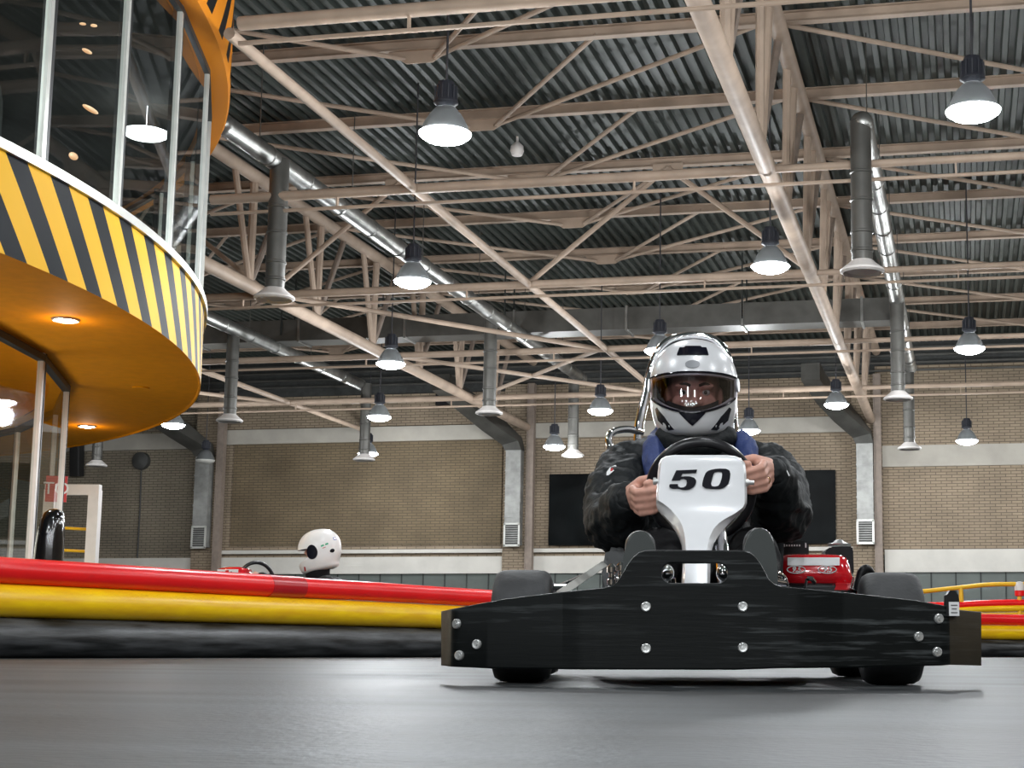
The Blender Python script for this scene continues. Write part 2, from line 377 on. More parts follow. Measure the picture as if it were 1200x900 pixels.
# ------------------------------------------------------------------ roof steel
TY = [13.0, 18.4, 23.8, 29.35, 34.75]
MX = [-20.8, -11.55, -2.3, 6.95]
MID = [-16.17, -6.93, 2.33]
PYS = [13.0+2.72*k for k in range(10)]
ordn = ['nearest the camera', 'second from the camera', 'third from the camera', 'fourth from the camera', 'fifth from the camera', 'sixth from the camera', 'fifth from the back wall', 'third from the back wall', 'second from the back wall', 'closest to the back wall']
ordn = ['nearest the camera'] + ['%s from the camera' % w for w in ('second','third','fourth','fifth')] + ['%s from the back wall' % w for w in ('fifth','fourth','third','second')] + ['nearest the back wall']
for k, y in enumerate(PYS):
    t = thing('roof_purlin', 'beige steel roof beam under the deck, %s' % ordn[k], 'roof beam', (0, y, 7.9), group='roof beams under the deck')
    b = BM(); L = (XL+XR)/2; W = XR-XL-.1
    box(b, (L,0,.006), (W,.12,.012)); box(b, (L,0,.075), (W,.012,.13)); box(b, (L,0,.148), (W,.12,.012))
    obj('beam', b, M['paint'], t, smooth=False)
    b = BM()
    for s in MID[:3]:
        b2 = BM()
        poly = [(s-.45,0,.0), (s-.18,0,-.17), (s+.18,0,-.17), (s+.45,0,0)]
        prism(b2, [V(px,-.012,z) for px,_,z in poly], (0,.024,0)); obj('gusset_plate', b2, M['paint'], t, smooth=False)
        for e in (-4.62, 2.4, 4.62):
            b3 = BM(); tube(b3, [(s+math.copysign(.2,e), 0, -.10), (s+e, -2.72, .05)], .034, 8); obj('tie_rod', b3, M['paint'], t)
    b.free()
tn = ['nearest the camera, crossing the top of the photo', 'second from the camera', 'third from the camera', 'fourth from the camera', 'farthest, close to the back wall']
for k, y in enumerate(TY):
    t = thing('cross_truss', 'beige tubular cross truss spanning the hall, %s' % tn[k], 'roof truss', (0, y, 6.0), group='cross trusses')
    lim = -29.5 if abs(y-10.25) > 12.2 else -6.72 if y < 14 else -9.8     # stops at the round building
    for i, (x0, x1, r) in enumerate(((lim, -2.35, .068), (-2.25, 14, .05))):
        b = BM(); tube(b, [(x0,0,0), (x1,0,0)], r, 12); obj('bottom_chord', b, M['paint'], t)
    for i in range(3):
        xa, xb, xm = MX[i], MX[i+1], MID[i]
        for ap, lo in () if (k != 2 or i == 2) else (((xa+xm)/2, xa), ((xa+xm)/2, xm), ((xm+xb)/2, xm), ((xm+xb)/2, xb)):
            if min(lo, ap) < lim: continue
            b = BM(); tube(b, [(lo,0,.03), (ap,0,1.86)], .045, 8); obj('web_member', b, M['paint'], t)
        for gx in () if (k != 2 or i == 2) else ((xa+xm)/2, (xm+xb)/2):
            if gx > lim: b = BM(); box(b, (gx, 0, 1.83), (.5,.02,.2)); obj('gusset_plate', b, M['paint'], t, smooth=False)
        if i < 2 and k == 3:
            b = BM(); tube(b, [(xm-.1,0,0), (xa+.15,TY[4]-y,0)], .045, 8); obj('wind_brace', b, M['paint'], t)
        if i < 2 and k > 0 and (V(xa,TY[k-1],0)-V(-19.02,10.25,0)).length > 12.4:
            d = TY[k-1]-y
            b = BM(); tube(b, [(xm-.1,0,0), (xa+.15,d,0)], .047, 8); obj('wind_brace', b, M['paint'], t)
# depth-wise main trusses and midspan ties
for x, lb in ((-11.55, 'left'), (-2.3, 'right')):
    t = thing('main_truss', 'big beige depth-wise main truss on the %s of the photo' % lb, 'roof truss', (x, 0, 6.0), group='depth-wise main trusses')
    y0 = 20.2 if x < -5 else 2
    b = BM(); tube(b, [(0,y0,0), (0,39.7,0)], .115, 14); obj('bottom_chord', b, M['paint'], t)
    b = BM(); tube(b, [(.16,y0,1.79), (.16,39.7,1.79)], .11, 14); obj('top_chord', b, M['paint'], t)
    y = 9.5 if x > -5 else 9.5+2.72*5
    while y < 39:
        for e in (-1.0, -.25, .9):
            if y+e > 39.4: continue
            b = BM(); tube(b, [(0,y,0), (.14,y+e,1.86)], .055 if e != -.25 else .07, 8); obj('web_member', b, M['paint'] if e < .5 else M['paint_dark'], t)
        y += 2.72
for x, lb in ((-16.17, 'left of the left main truss'), (-6.93, 'midway between the two main trusses')):
    b = BM(); tube(b, [(x,(23 if x < -10 else 13.2),6.0), (x,39.7,6.0)], .062, 10); tag(obj('tie_tube', b, M['paint']), 'beige depth-wise tie tube %s' % lb, 'roof tube', 'tie tubes')
for y, lb in zip(TY, tn):
    lim = -29.5 if abs(y-10.25) > 12.3 else -6.72 if y < 14 else -9.8
    b = BM(); tube(b, [(lim,y,5.80), (14,y,5.80)], .025, 8)
    for xx in range(int(lim)+1, 14, 4): box(b, (xx, y, 5.88), (.02,.05,.15))
    tag(obj('sprinkler_pipe', b, M['paint']), 'thin pipe under the cross truss %s' % lb, 'pipe', 'thin pipes under the trusses')
# small grey device on the deck
b = BM(); p = atz(606,175,7.85); lathe(b, [(.0,-.12),(.08,-.10),(.11,-.03),(.10,.05),(.03,.12)], 14, p); lathe(b, [(.02,0),(.02,.32)], 8, p+V(0,0,.05))
tag(obj('ceiling_detector', b, M['white_metal']), 'small round pale detector under the roof deck, right of the nearest lamp', 'detector')

# ------------------------------------------------------------------ ventilation
def diffuser(parent, x, y, z):
    b = BM(); lathe(b, [(.13,.16),(.17,.12),(.265,.045),(.27,.02),(.235,.0),(.20,.03),(.12,.012),(.02,.012)], 28, (x,y,z)); obj('diffuser', b, M['white_metal'], parent, ang=25)
def drop(parent, x, y, z0, z1, r):
    b = BM(); lathe(b, [(r,0),(r,z1-z0)], 20, (x,y,z0))
    for k in (.12, .35, .75, 1.1):
        if z0+k < z1: lathe(b, [(r,-.0),(r+.012,.01),(r+.012,.03),(r,.04)], 20, (x,y,z0+k), cap=False)
    obj('drop_duct', b, M['galv_dull'], parent)
def runduct(name, label, x, y0, y1, z, drops, r=.135, start_elbow=False):
    t = thing(name, label, 'ventilation duct', (x, y0, z), group='round ventilation ducts')
    b = BM(); pts = [(0,0,0),(0,y1-y0,0)]
    tube(b, pts, r, 18); y = 1.2
    while y < y1-y0: lathe(b, [(r,0),(r+.014,.015),(r+.014,.04),(r,.055)], 18, (0,y,0), axis='y', cap=False); y += 1.2
    ellip(b, (0,y1-y0,0), (r*1.03,)*3); ellip(b, (0,0,0), (r*1.03,)*3)
    obj('main_duct', b, M['galv'], t)
    y = 1.0
    while y < y1-y0:
        b = BM(); tube(b, [(0,y,r*.9),(0,y,8.06-z)], .008, 6); obj('hanger', b, M['galv_dull'], t); y += 3.1
    for dx, yd in drops:
        drop(t, dx-x, yd-y0, 4.62-z+.12, .02, r*.95)
        diffuser(t, dx-x, yd-y0, 4.6-z)
    return t
runduct('round_duct', 'round silver duct with three drop outlets, left of the midspan tie', -8.92, 16.95, 35.3, 6.5, ((-8.86,18.45),(-9.08,28.55),(-9.1,35.25)))
runduct('round_duct', 'round silver duct with drop outlets in front of the middle brick bay', -14.55, 22, 35.3, 6.5, ((-14.65,28.7),(-14.4,35.3)))
runduct('round_duct', 'round silver duct with three drop outlets right of the main truss', -1.12, 18.3, 35.1, 6.5, ((-1.14,18.3),(-1.12,28.0),(-1.17,35.1)))
runduct('round_duct', 'round duct whose outlet hangs behind the orange round building', -21.8, 30, 35.5, 6.5, ((-21.75,35.5),))
t = thing('rectangular_duct', 'long grey rectangular duct crossing the hall under the roof', 'ventilation duct', (-1.3, 30.5, 6.8))
b = BM(); box(b, (-14.2,0,0), (28.4,.62,.46))
obj('duct_body', b, M['galv_dull'], t, smooth=False)
x = -.6
while x > -28:
    b = BM(); box(b, (x,0,0), (.05,.68,.52)); obj('flange', b, M['galv'] , t, smooth=False); x -= 2.4
for x in (-3, -8, -13, -18):
    for s in (-.33, .33):
        b = BM(); box(b, (x,s,.65), (.03,.02,1.5)); obj('hanger', b, M['joint'], t, smooth=False)
def wallvent(x, label):
    t = thing('wall_duct', label, 'wall duct', (x, WY-.36, 0), group='wall ducts')
    b = BM(); w, dp = .42, .3
    def ring(cx, cy, cz, n):   # n: direction of travel in the XZ/Y plane
        n = Vector(n).normalized(); u = V(1,0,0); u = (u-n*u.dot(n)).normalized(); v = n.cross(u)
        return [Vector((cx,cy,cz))+u*sx*w/2+v*sy*dp/2 for sx, sy in ((-1,-1),(1,-1),(1,1),(-1,1))]
    loft(b, [ring(0,0,2.8,(0,0,1)), ring(0,0,5.35,(0,0,1))])
    for k in range(4): box(b, (0,0,3.55+.42*k), (w+.03,dp+.03,.03))
    obj('shaft', b, M['galv_mid'], t, smooth=False)
    b = BM(); w = .46; dp = .42
    loft(b, [ring(0,0,5.35,(0,0,1)), ring(-.06,-.08,5.6,(-.25,-.35,1)), ring(-.5,-.75,6.05,(-.6,-1,.7)), ring(-.9,-1.5,6.45,(-.6,-1,.5)), ring(-1.1,-3,6.75,(-.1,-1,.1))])
    obj('elbow', b, M['galv_dull'], t, ang=20)
    b = BM(); w = .44; box(b, (0,-.16,2.78), (w,.03,.05)); box(b, (0,-.16,3.36), (w,.03,.05)); box(b, (-.2,-.16,3.07), (.05,.03,.6)); box(b, (.2,-.16,3.07), (.05,.03,.6))
    g = obj('grille_frame', b, M['alu'], t, smooth=False)
    b = BM()
    for k in range(9): box(b, (0,-.152,2.84+.06*k), (.36,.012,.035), Matrix.Rotation(.6,3,'X'))
    box(b, (0,-.147,3.07), (.36,.004,.55)); obj('louvre', b, M['grey_device'], t, smooth=False)
    return t
wallvent(-20.93, 'silver wall duct with grille, on the left next to the round building')
wallvent(-11.85, 'silver wall duct with grille between the tan brick panel and the black banner')
wallvent(-2.46, 'silver wall duct with grille above the red engine')
# things on the wall
b = BM(); p = aty(520,466,WY-.12); box(b, p, (.42,.16,.42)); box(b, p+V(0,-.05,0), (.34,.1,.34))
tag(obj('wall_vent', b, M['black_plastic'], smooth=False), 'small square black vent high on the middle brick bay', 'vent')
p = aty(165,540,WY-.1); b = BM(); lathe(b, [(.0,-.12),(.12,-.11),(.25,-.06),(.26,.1)], 24, p, axis='y'); tube(b, [p+V(0,.05,-.2), p+V(.02,.06,-1.3), p+V(.02,.06,-3.1)], .022, 6)
tag(obj('wall_loudspeaker', b, M['grey_device']), 'round grey loudspeaker with a cable running down the left brick bay', 'loudspeaker')
p = aty(90,539,WY-.32); b = BM(); box(b, p, (.3,.3,.95), Matrix.Rotation(.1,3,'X'), .02); box(b, p+V(0,.23,0), (.08,.2,.08))
tag(obj('speaker_box', b, M['speaker']), 'black upright speaker box high on the left brick bay', 'speaker')
x0, x1 = aty(645,600,WY).x, aty(980,600,WY).x
b = BM(); g = []
for i in range(41):
    f = i/40; row = []
    for j in range(13):
        z = 2.8+(4.72-2.8)*j/12; yy = WY-.16-.05*abs(noise.noise(V(f*9, j*.25, 3)))-.03*math.sin(f*26+j*.3)*noise.noise(V(f*4,j*.15,9))
        row.append(V(x0+(x1-x0)*f, yy, z))
    g.append(row)
sheet(b, g, (0,.03,0))
tag(obj('black_banner', b, M['banner']), 'wide glossy black banner hung on the brick wall behind the driver', 'banner')

# ------------------------------------------------------------------ lamps
def make_lamp(label, loc, lit=True):
    t = thing('high_bay_lamp', label, 'lamp', loc, group='high bay lamps')
    b = BM(); lathe(b, [(.012,.52),(.012,2.9)], 8); obj('cord', b, M['cord'], t)
    b = BM(); lathe(b, [(.02,.55),(.075,.54),(.10,.47),(.105,.36),(.12,.34),(.12,.32),(.085,.30),(.06,.26)], 20)
    for k in range(12):
        a = 2*PI*k/12; box(b, (.105*math.cos(a), .105*math.sin(a), .42), (.02,.012,.14), Matrix.Rotation(a,3,'Z'))
    obj('housing', b, M['lamp_cap'], t)
    b = BM(); lathe(b, [(.06,.28),(.10,.27),(.16,.20),(.215,.10),(.25,.0),(.246,.0),(.21,.10),(.155,.195),(.10,.262)], 32, cap=False); obj('shade', b, M['shade'], t)
    b = BM(); lathe(b, [(.01,-.085),(.10,-.078),(.19,-.050),(.245,-.012),(.258,.012),(.02,.03)], 32); obj('lens', b, M['lens'] if lit else M['lens_off'], t)
    return t
lamps = [((.17,14.26,5.12), 'lit lamp at the top right corner of the photo'), ((-4.9,13.8,5.05), 'large lit lamp hanging nearest the camera, left of the driver'),
 ((-2.45,19.85,5.12), 'lit lamp between the driver helmet and the silver outlet on the right'), ((-7.47,19.85,5.12), 'lit lamp hanging left of centre below the second truss'),
 ((.16,25.81,5.08), 'lit lamp at the right edge, second below the top right one'), ((-4.97,25.0,5.05), 'lit lamp half hidden behind the top of the silver helmet'),
 ((-9.92,25.4,5.05), 'lit lamp in front of the left main truss chord'), ((-2.56,31.86,5.15), 'lit lamp in front of the right wall duct elbow'),
 ((-7.16,29.9,4.83), 'lit lamp left of the silver helmet above the banner'), ((-12.37,31.1,5.0), 'lit lamp before the upper brick of the middle bay'),
 ((-17.45,31.5,5.0), 'lit lamp just under the edge of the orange soffit'), ((.12,36.4,4.94), 'smallest lit lamp low on the right, before the white band'),
 ((-4.75,34.4,5.0), 'lamp behind the driver whose shade hides behind his shoulder'), ((-9.36,34.5,4.74), 'lit lamp beside the outlet left of the black banner'),
 ((-14.95,36.9,4.98), 'lit lamp low before the tan brick panel next to the outlet'), ]
proto = None; LAMP_POS = []
for loc, lb in lamps:
    if proto is None: proto = make_lamp(lb, loc)
    else: dup(proto, loc, lb)
    LAMP_POS.append(loc)
make_lamp('dark unlit lamp in front of the left wall duct', tuple(atz(240.6,539.7,4.95)), False)
EN = 150
def plight(loc, e, r=.2, col=(.93,.97,1)):
    l = bpy.data.lights.new('lamp_or_fill_light', 'POINT'); l.energy = e; l.color = col; l.shadow_soft_size = r
    o = bpy.data.objects.new('lamp_or_fill_light', l); o.location = loc; COL.objects.link(o); return o
for x, y, z in LAMP_POS: plight((x, y, z-.28), EN)
for x, y in ((5.2,14.2),(2.6,8.2),(-2.45,8.2),(-7.5,8.2),(.16,2.5),(5.2,2.5),(-4.9,2.5),(-2.45,-3.2),(2.6,-3.2),(7.6,8.2),(5.2,25.7),(7.6,19.8),(2.5,31),(5.2,36.4),(-19.9,25),(-22.4,31),(10,14)):
    plight((x, y, 4.85), EN)
for k, y in enumerate((-9, -14.6, -20.2, -25.8, -31.4, -37)):
    for i in range(4): plight((-12.4+5.04*i+(2.5 if k % 2 == 0 else 0)+2.5, y, 4.95), EN)
w = bpy.data.worlds.new('hall_air'); SC.world = w; w.use_nodes = True
w.node_tree.nodes['Background'].inputs[0].default_value = (.8,.9,1,1); w.node_tree.nodes['Background'].inputs[1].default_value = .02
SC.view_settings.view_transform = 'Standard'; SC.view_settings.look = 'None'; SC.view_settings.gamma = 1; SC.view_settings.use_curve_mapping = False
SC.view_settings.exposure = 0.9

# ------------------------------------------------------------------ the round building on the left
RC = V(-19.02, 10.25, 0)
rot = thing('round_building', 'round two-storey building with orange soffit, black and yellow striped band and curved windows', 'building', RC)
def cp(r, deg, z): a = math.radians(deg); return V(r*math.cos(a), r*math.sin(a), z)
def ringwall(name, prof, a0, a1, material, uvz=None, step=1.0, parent=rot, label=None, ang=30):
    b = BM(); uv = b.loops.layers.uv.new('UVMap'); n = max(1, int(round((a1-a0)/step))); cols = []
    full = abs(a1-a0-360) < .01
    for i in range(n if full else n+1):
        d = a0+(a1-a0)*i/n; cols.append([b.verts.new(cp(r, d, z)) for r, z in prof])
    for i in range(n):
        A, B = cols[i], cols[(i+1) % len(cols)]; da, db = a0+(a1-a0)*i/n, a0+(a1-a0)*(i+1)/n
        for j in range(len(prof)-1):
            f = b.faces.new((A[j], B[j], B[j+1], A[j+1]))
            for lp, (d, z) in zip(f.loops, ((da,prof[j][1]),(db,prof[j][1]),(db,prof[j+1][1]),(da,prof[j+1][1]))): lp[uv].uv = (d, z)
    return obj(name, b, material, parent, ang=ang, label=label)
RB = 11.95
M['stripes'] = stripe_mat('yellow_black_stripes', 2.85, 4.15, 0, (.86,.47,.022), (.005,.007,.010), .47, .33 - 4.15*3.78/2.85 + 100)
M['stripes_crown'] = stripe_mat('orange_black_stripes', 3.2, -4.5, 0, (.74,.25,.012), (.008,.008,.008), .40, .1875 + 4.5*6.45/3.2 + 100, below=6.46)
ringwall('striped_band', [(RB,3.0),(RB,3.78),(RB-.3,3.78)], -180, 180, M['stripes'])
ringwall('soffit', [(10.3,3.02),(RB-.03,3.02),(RB-.012,3.0),(RB-.002,3.001)], -180, 180, M['orange'])
ringwall('floor_slab', [(.5,3.2),(10.3,3.2),(10.3,3.06),(10.3,3.03)], -180, 180, M['orange'])
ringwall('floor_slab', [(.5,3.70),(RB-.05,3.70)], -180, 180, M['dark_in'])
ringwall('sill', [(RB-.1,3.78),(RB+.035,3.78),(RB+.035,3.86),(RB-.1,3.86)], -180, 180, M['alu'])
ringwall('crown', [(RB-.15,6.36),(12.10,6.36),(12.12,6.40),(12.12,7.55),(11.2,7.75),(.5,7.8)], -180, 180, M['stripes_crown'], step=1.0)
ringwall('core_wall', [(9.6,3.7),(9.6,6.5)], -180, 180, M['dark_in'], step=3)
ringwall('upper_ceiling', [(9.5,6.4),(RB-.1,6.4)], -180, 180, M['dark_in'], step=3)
ANG = [-24.9,-18.3,-11.7,-5.1,1.5,7.75,14.7,22.8,30.5,38.5,46.5,55]
RG = RB-.04
for i, d in enumerate(ANG):
    b = BM(); a = cp(RG, d, 0); rm = Matrix.Rotation(math.radians(d),3,'Z')
    box(b, a+V(0,0,5.11), (.05,.05,2.5), rm); obj('mullion', b, M['alu'], rot, smooth=False)
    b = BM(); box(b, a+V(0,0,5.11)+rm@V(-.03,.05,0), (.10,.05,2.5), rm); obj('gasket', b, M['black_gasket'], rot, smooth=False)
    if i < len(ANG)-1:
        e = cp(RG, ANG[i+1], 0); b = BM()
        q = [b.verts.new(p) for p in (a+V(0,0,3.86), e+V(0,0,3.86), e+V(0,0,6.32), a+V(0,0,6.32))]; b.faces.new(q)
        obj('window_pane', b, M['glass'], rot, smooth=False)
        b = BM(); n_ = (e-a).cross(V(0,0,1)).normalized()
        box(b, (a+e)/2+V(0,0,6.32), ((e-a).length,.06,.06), Matrix.Rotation(math.atan2((e-a).y,(e-a).x),3,'Z')); obj('gasket', b, M['black_gasket'], rot, smooth=False)
# ground floor glass facets
AG = [-34, -23, -12.3, -1.6, 9.1, 19.8, 30.5, 41.2, 52, 63]
RGG = 10.5
for i, d in enumerate(AG):
    a = cp(RGG, d, 0); rm = Matrix.Rotation(math.radians(d),3,'Z')
    b = BM(); box(b, a+V(0,0,1.51), (.055,.075,3.0), rm); obj('mullion', b, M['white_metal'], rot, smooth=False)
    b = BM(); box(b, a+V(0,0,1.51)+rm@V(.005,.055,0), (.06,.035,3.0), rm); obj('gasket', b, M['black_gasket'], rot, smooth=False)
    if i < len(AG)-1:
        e = cp(RGG, AG[i+1], 0); b = BM(); q = [b.verts.new(p) for p in (a+V(0,0,.05), e+V(0,0,.05), e+V(0,0,2.97), a+V(0,0,2.97))]; b.faces.new(q)
        obj('window_pane', b, M['glass'], rot, smooth=False)
        rz = Matrix.Rotation(math.atan2((e-a).y,(e-a).x),3,'Z')
        b = BM(); box(b, (a+e)/2+V(0,0,2.96), ((e-a).length,.08,.07), rz); obj('gasket', b, M['black_gasket'], rot, smooth=False)
        b = BM(); box(b, (a+e)/2+V(0,0,.04), ((e-a).length,.08,.08), rz); obj('sill', b, M['white_metal'], rot, smooth=False)
# inside, ground floor: white ring beam, inner frame, back wall
ringwall('ring_beam', [(9.0,2.05),(9.4,2.05),(9.4,2.32),(9.0,2.32)], -60, 80, M['white_metal'], step=2)
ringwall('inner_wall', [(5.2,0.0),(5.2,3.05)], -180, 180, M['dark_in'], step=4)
for d in (14.2, 17.2):
    b = BM(); box(b, cp(9.3, d, 1.0), (.08,.08,2.1), Matrix.Rotation(math.radians(d),3,'Z')); obj('inner_post', b, M['white_metal'], rot, smooth=False)
b = BM(); tube(b, [cp(9.3,4,1.42), cp(9.3,14.2,1.45)], .035, 8); obj('inner_rail', b, M['white_metal'], rot)
# stair rail inside
t = thing('stair_handrail', 'shiny stair handrail seen through the lower glass of the round building', 'handrail', RC)
for z0, z1 in ((.98,.78),(.78,.58),(.62,.42)):
    b = BM(); tube(b, [cp(9.7,2,z0+.25), cp(9.7,14,z1)], .028, 8); obj('rail', b, M['chrome'], t)
b = BM(); tube(b, [cp(9.7,14,0), cp(9.7,14,.8)], .025, 8); obj('post', b, M['chrome'], t)
b = BM(); tube(b, [cp(9.7,6,0), cp(9.7,6,1.1)], .025, 8); obj('post', b, M['chrome'], t)
# downlights in the soffit
for q in ((77,374),(102,499)):
    p = atz(*q, 3.02)-RC
    b = BM(); lathe(b, [(.10,-.012),(.115,-.02),(.125,-.008),(.125,.0)], 24, p, cap=False); dl = obj('downlight', b, M['alu'], rot)
    b = BM(); lathe(b, [(.0,-.03),(.06,-.025),(.095,-.012)], 24, p, cap=False); obj('lens', b, M['downlight'], dl)
    plight(p+RC+V(0,0,-.16), 2.2, .08, (1,.72,.5))
for d in (-14, 4, 22): plight(RC+cp(8.4,d,.7), 105, 1.1, (1,.9,.78))  # unseen fill lights added on the ground floor to brighten the orange soffit
p = atz(165,454,3.02)-RC
b = BM(); lathe(b, [(.07,-.012),(.09,-.016),(.10,.0)], 20, p); obj('ceiling_socket', b, M['orange'], rot)
# upper floor: warm lamps behind the glass
def cylp(x, y, r):
    d = ray(x, y); o = (CAM-RC).to_2d(); dd = d.to_2d(); A = dd.dot(dd); B = o.dot(dd); Cc = o.dot(o)-r*r
    return CAM + d*((-B-math.sqrt(max(0,B*B-A*Cc)))/A)
for x, y, w, h in ((97,28,.05,.02),(110,30,.05,.03),(102,60,.12,.03),(106,128,.22,.05),(86,183,.10,.08)):
    b = BM(); p = cylp(x, y, 11.55)-RC; ellip(b, p, (.03,w*.55,h*.4)); tag(obj('warm_lamp', b, M['warm'], None), 'small warm glowing lamp behind the upper glass', 'lamp', 'warm lamps behind the upper glass').location = RC
b = BM(); p = cylp(171,157,10.6); lathe(b, [(.02,-.055),(.13,-.05),(.22,-.03),(.27,.0),(.27,.015),(.2,.03),(.02,.04)], 32, p); tube(b, [p+V(0,0,.03), V(p.x,p.y,6.4)], .003, 6)  # glowing disc added behind the glass, standing in for a bright ellipse there
pl = obj('glow_disc', b, M['glow_soft']); tag(pl, 'large round glowing disc added behind the upper windows of the round building', 'lamp')

# small red lettered board added for a mark seen in the lower glass
p = cylp(66,573,9.95); sg = thing('added_lettered_board', 'small red board with white letters added behind the lower glass of the round building', 'sign', p, YAW+math.radians(14))
b = BM(); box(b, (0,0,0), (.23,.02,.30)); obj('board', b, M['red_print'], sg, smooth=False)
c_ = bpy.data.curves.new('txt', 'FONT'); c_.body = 'TO'; c_.size = .20; c_.extrude = .002; c_.align_x = 'CENTER'; c_.align_y = 'CENTER'; o_ = bpy.data.objects.new('txt', c_); COL.objects.link(o_)
me_ = bpy.data.meshes.new_from_object(o_.evaluated_get(bpy.context.evaluated_depsgraph_get())); bpy.data.objects.remove(o_); b = BM(); b.from_mesh(me_)
bmesh.ops.rotate(b, verts=b.verts, cent=(0,0,0), matrix=Matrix.Rotation(PI/2,3,'X')); bmesh.ops.translate(b, verts=b.verts, vec=(0,-.013,0)); obj('lettering', b, M['white_label_dull'], sg, smooth=False, fix=False)
b = BM(); tube(b, [(0,0,.14),(0,0,3.0-p.z)], .006, 6); obj('hanger', b, M['joint'], sg)

# white door frame beyond the glass
def doorframe():
    d = 18.8; t = thing('door_frame', 'white door frame standing beyond the round building, brick seen through it', 'door', atd(92,764,d)*1.0, YAW)
    t.location.z = 0
    def L(x, y):
        p = atd(x, y, d)-Vector((t.location.x, t.location.y, 0)); return V(p.dot(R0), 0, p.z)
    a = L(60,574); c = L(112,574); zt = a.z
    b = BM(); box(b, ((a.x+c.x)/2, 0, zt), (c.x-a.x+.12, .10, .13)); obj('head', b, M['white_metal'], t, smooth=False)
    b = BM(); box(b, (c.x, 0, zt/2), (.13,.12,zt)); obj('jamb', b, M['white_metal'], t, smooth=False)
    b = BM(); box(b, (a.x, 0, zt/2), (.13,.12,zt)); obj('jamb', b, M['white_metal'], t, smooth=False)
    for y in (618, 644):
        b = BM(); p = L(90, y); tube(b, [(a.x,.05,p.z), (c.x-.06,.05,p.z-.02)], .018, 8); obj('push_bar', b, M['yellow_rail'], t)
doorframe()

# ------------------------------------------------------------------ barrier of three tubes
def bpath(pts, k=6): return [V(p.x, p.y, 0) for p in spline([atd(x, 764, d) for x, d in pts], k)]
BP = [(-260,7.6),(-120,8.1),(0,8.77),(150,9.6),(313,10.75),(440,11.8),(575,13.2),(760,15.4),(950,18.2),(1123,20.3),(1300,21.3),(1500,22)]
full = bpath(BP, 8)
def along(path, a, c): return path[a:c+1]
J = 4*8
def zt(path, z, f=None): return [V(p.x, p.y, z) for p in path]
b = BM(); tube(b, zt(full[:J+1], .495), .076, 20); tag(obj('barrier_tube', b, M['red_tube']), 'red barrier tube on top of the stack at the left, up to the sleeve', 'barrier', 'barrier tubes')
b = BM(); tube(b, zt(full[J+2:], .495), .072, 20); tag(obj('barrier_tube', b, M['red_tube']), 'red barrier tube running from the sleeve behind the kart to the right edge', 'barrier', 'barrier tubes')
b = BM(); a0, a1 = full[J-1].lerp(full[J],.75), full[J+2].lerp(full[J+3],.1)
tube(b, zt([a0, full[J], full[J+1], a1], .493), .079, 20)
sl = obj('barrier_sleeve', b, M['red_sleeve']); tag(sl, 'darker red sleeve joining the two red barrier tubes', 'barrier sleeve')
b = BM(); tube(b, zt(full, .325), .095, 20); tag(obj('barrier_tube', b, M['yellow_tube']), 'yellow barrier tube between the red and the black tube', 'barrier', 'barrier tubes')
b = BM(); tube(b, zt(full, .115), .115, 20); tag(obj('barrier_tube', b, M['black_tube']), 'black scuffed barrier tube lying on the floor', 'barrier', 'barrier tubes')

# yellow railing on the right
d = 24.0
t = thing('yellow_railing', 'yellow railing with posts and red and yellow barrier tubes on the right', 'railing', V(*atd(1140,764,d).to_2d(), 0), YAW)
def L(x, y, dd=d): p = atd(x, y, dd)-t.location; return V(p.dot(R0), p.dot(HD), p.z)
b = BM(); tube(b, spline([L(1040,698), L(1078,693.5), L(1125,688.5), L(1160,685), L(1205,684.5), L(1300,684)], 5), .035, 12); obj('top_rail', b, M['yellow_rail'], t)
for x0, y0, x1 in ((1126,689,1129),(1194.5,686,1194.5)):
    b = BM(); p = L(x0,y0); q = L(x1,720); q.z = 0; tube(b, [p, q], .035, 12); po = obj('post', b, M['yellow_rail'], t)
p = L(1194.5,686)
b = BM(); lathe(b, [(.02,.06),(.06,.05),(.075,.0),(.075,-.08)], 16, p); obj('cap', b, M['white_metal'], po)
b = BM(); lathe(b, [(.075,-.08),(.075,-.16),(.05,-.17)], 16, p); obj('cap_band', b, M['red_tube'], po)
for y, r, mt, yy in ((707.5,.055,'red_tube',5),(713.5,.055,'yellow_tube',1),(720,.022,'yellow_rail',0)):
    b = BM(); tube(b, spline([L(1040,y+3), L(1110,y+2-.5*0), L(1150,y), L(1200,y-1), L(1300,y-1.5)],5), r, 12); obj('far_barrier_tube', b, M[mt], t)  # tubes of a barrier farther back, built as part of the railing

# black glossy padded back behind the barrier
d = 9.6
t = thing('padded_backrest', 'tall black glossy padded backrest standing behind the red barrier tube', 'backrest', V(*atd(57,764,d).to_2d(), 0), YAW)
def L2(x, y): p = atd(x, y, d)-t.location; return V(p.dot(R0), 0, p.z)
b = BM(); rings = []
for y, xl, xr, th in ((596,63,66,.01),(597.5,58,70,.03),(601,53,73.5,.05),(610,48.5,74.5,.062),(625,45,74.5,.066),(640,42.5,74,.068),(660,40,73,.068),(700,39,72,.066),(715,42,69,.04)):
    a, c = L2(xl,y), L2(xr,y); cx = (a.x+c.x)/2; w = (c.x-a.x)/2
    rings.append([V(cx+w*math.copysign(abs(math.cos(u))**.7,math.cos(u)), th*math.copysign(abs(math.sin(u))**.7,math.sin(u)), a.z) for u in [2*PI*k/24 for k in range(24)]])
loft(b, rings); obj('pad', b, M['black_gloss'], t)
a = L2(56,712)
b = BM(); tube(b, [(a.x,0,a.z+.02),(a.x,0,.02)], .03, 10); lathe(b, [(.18,0),(.18,.02),(.05,.04)], 20, (a.x,0,0)); obj('stand', b, M['black_plastic'], t)

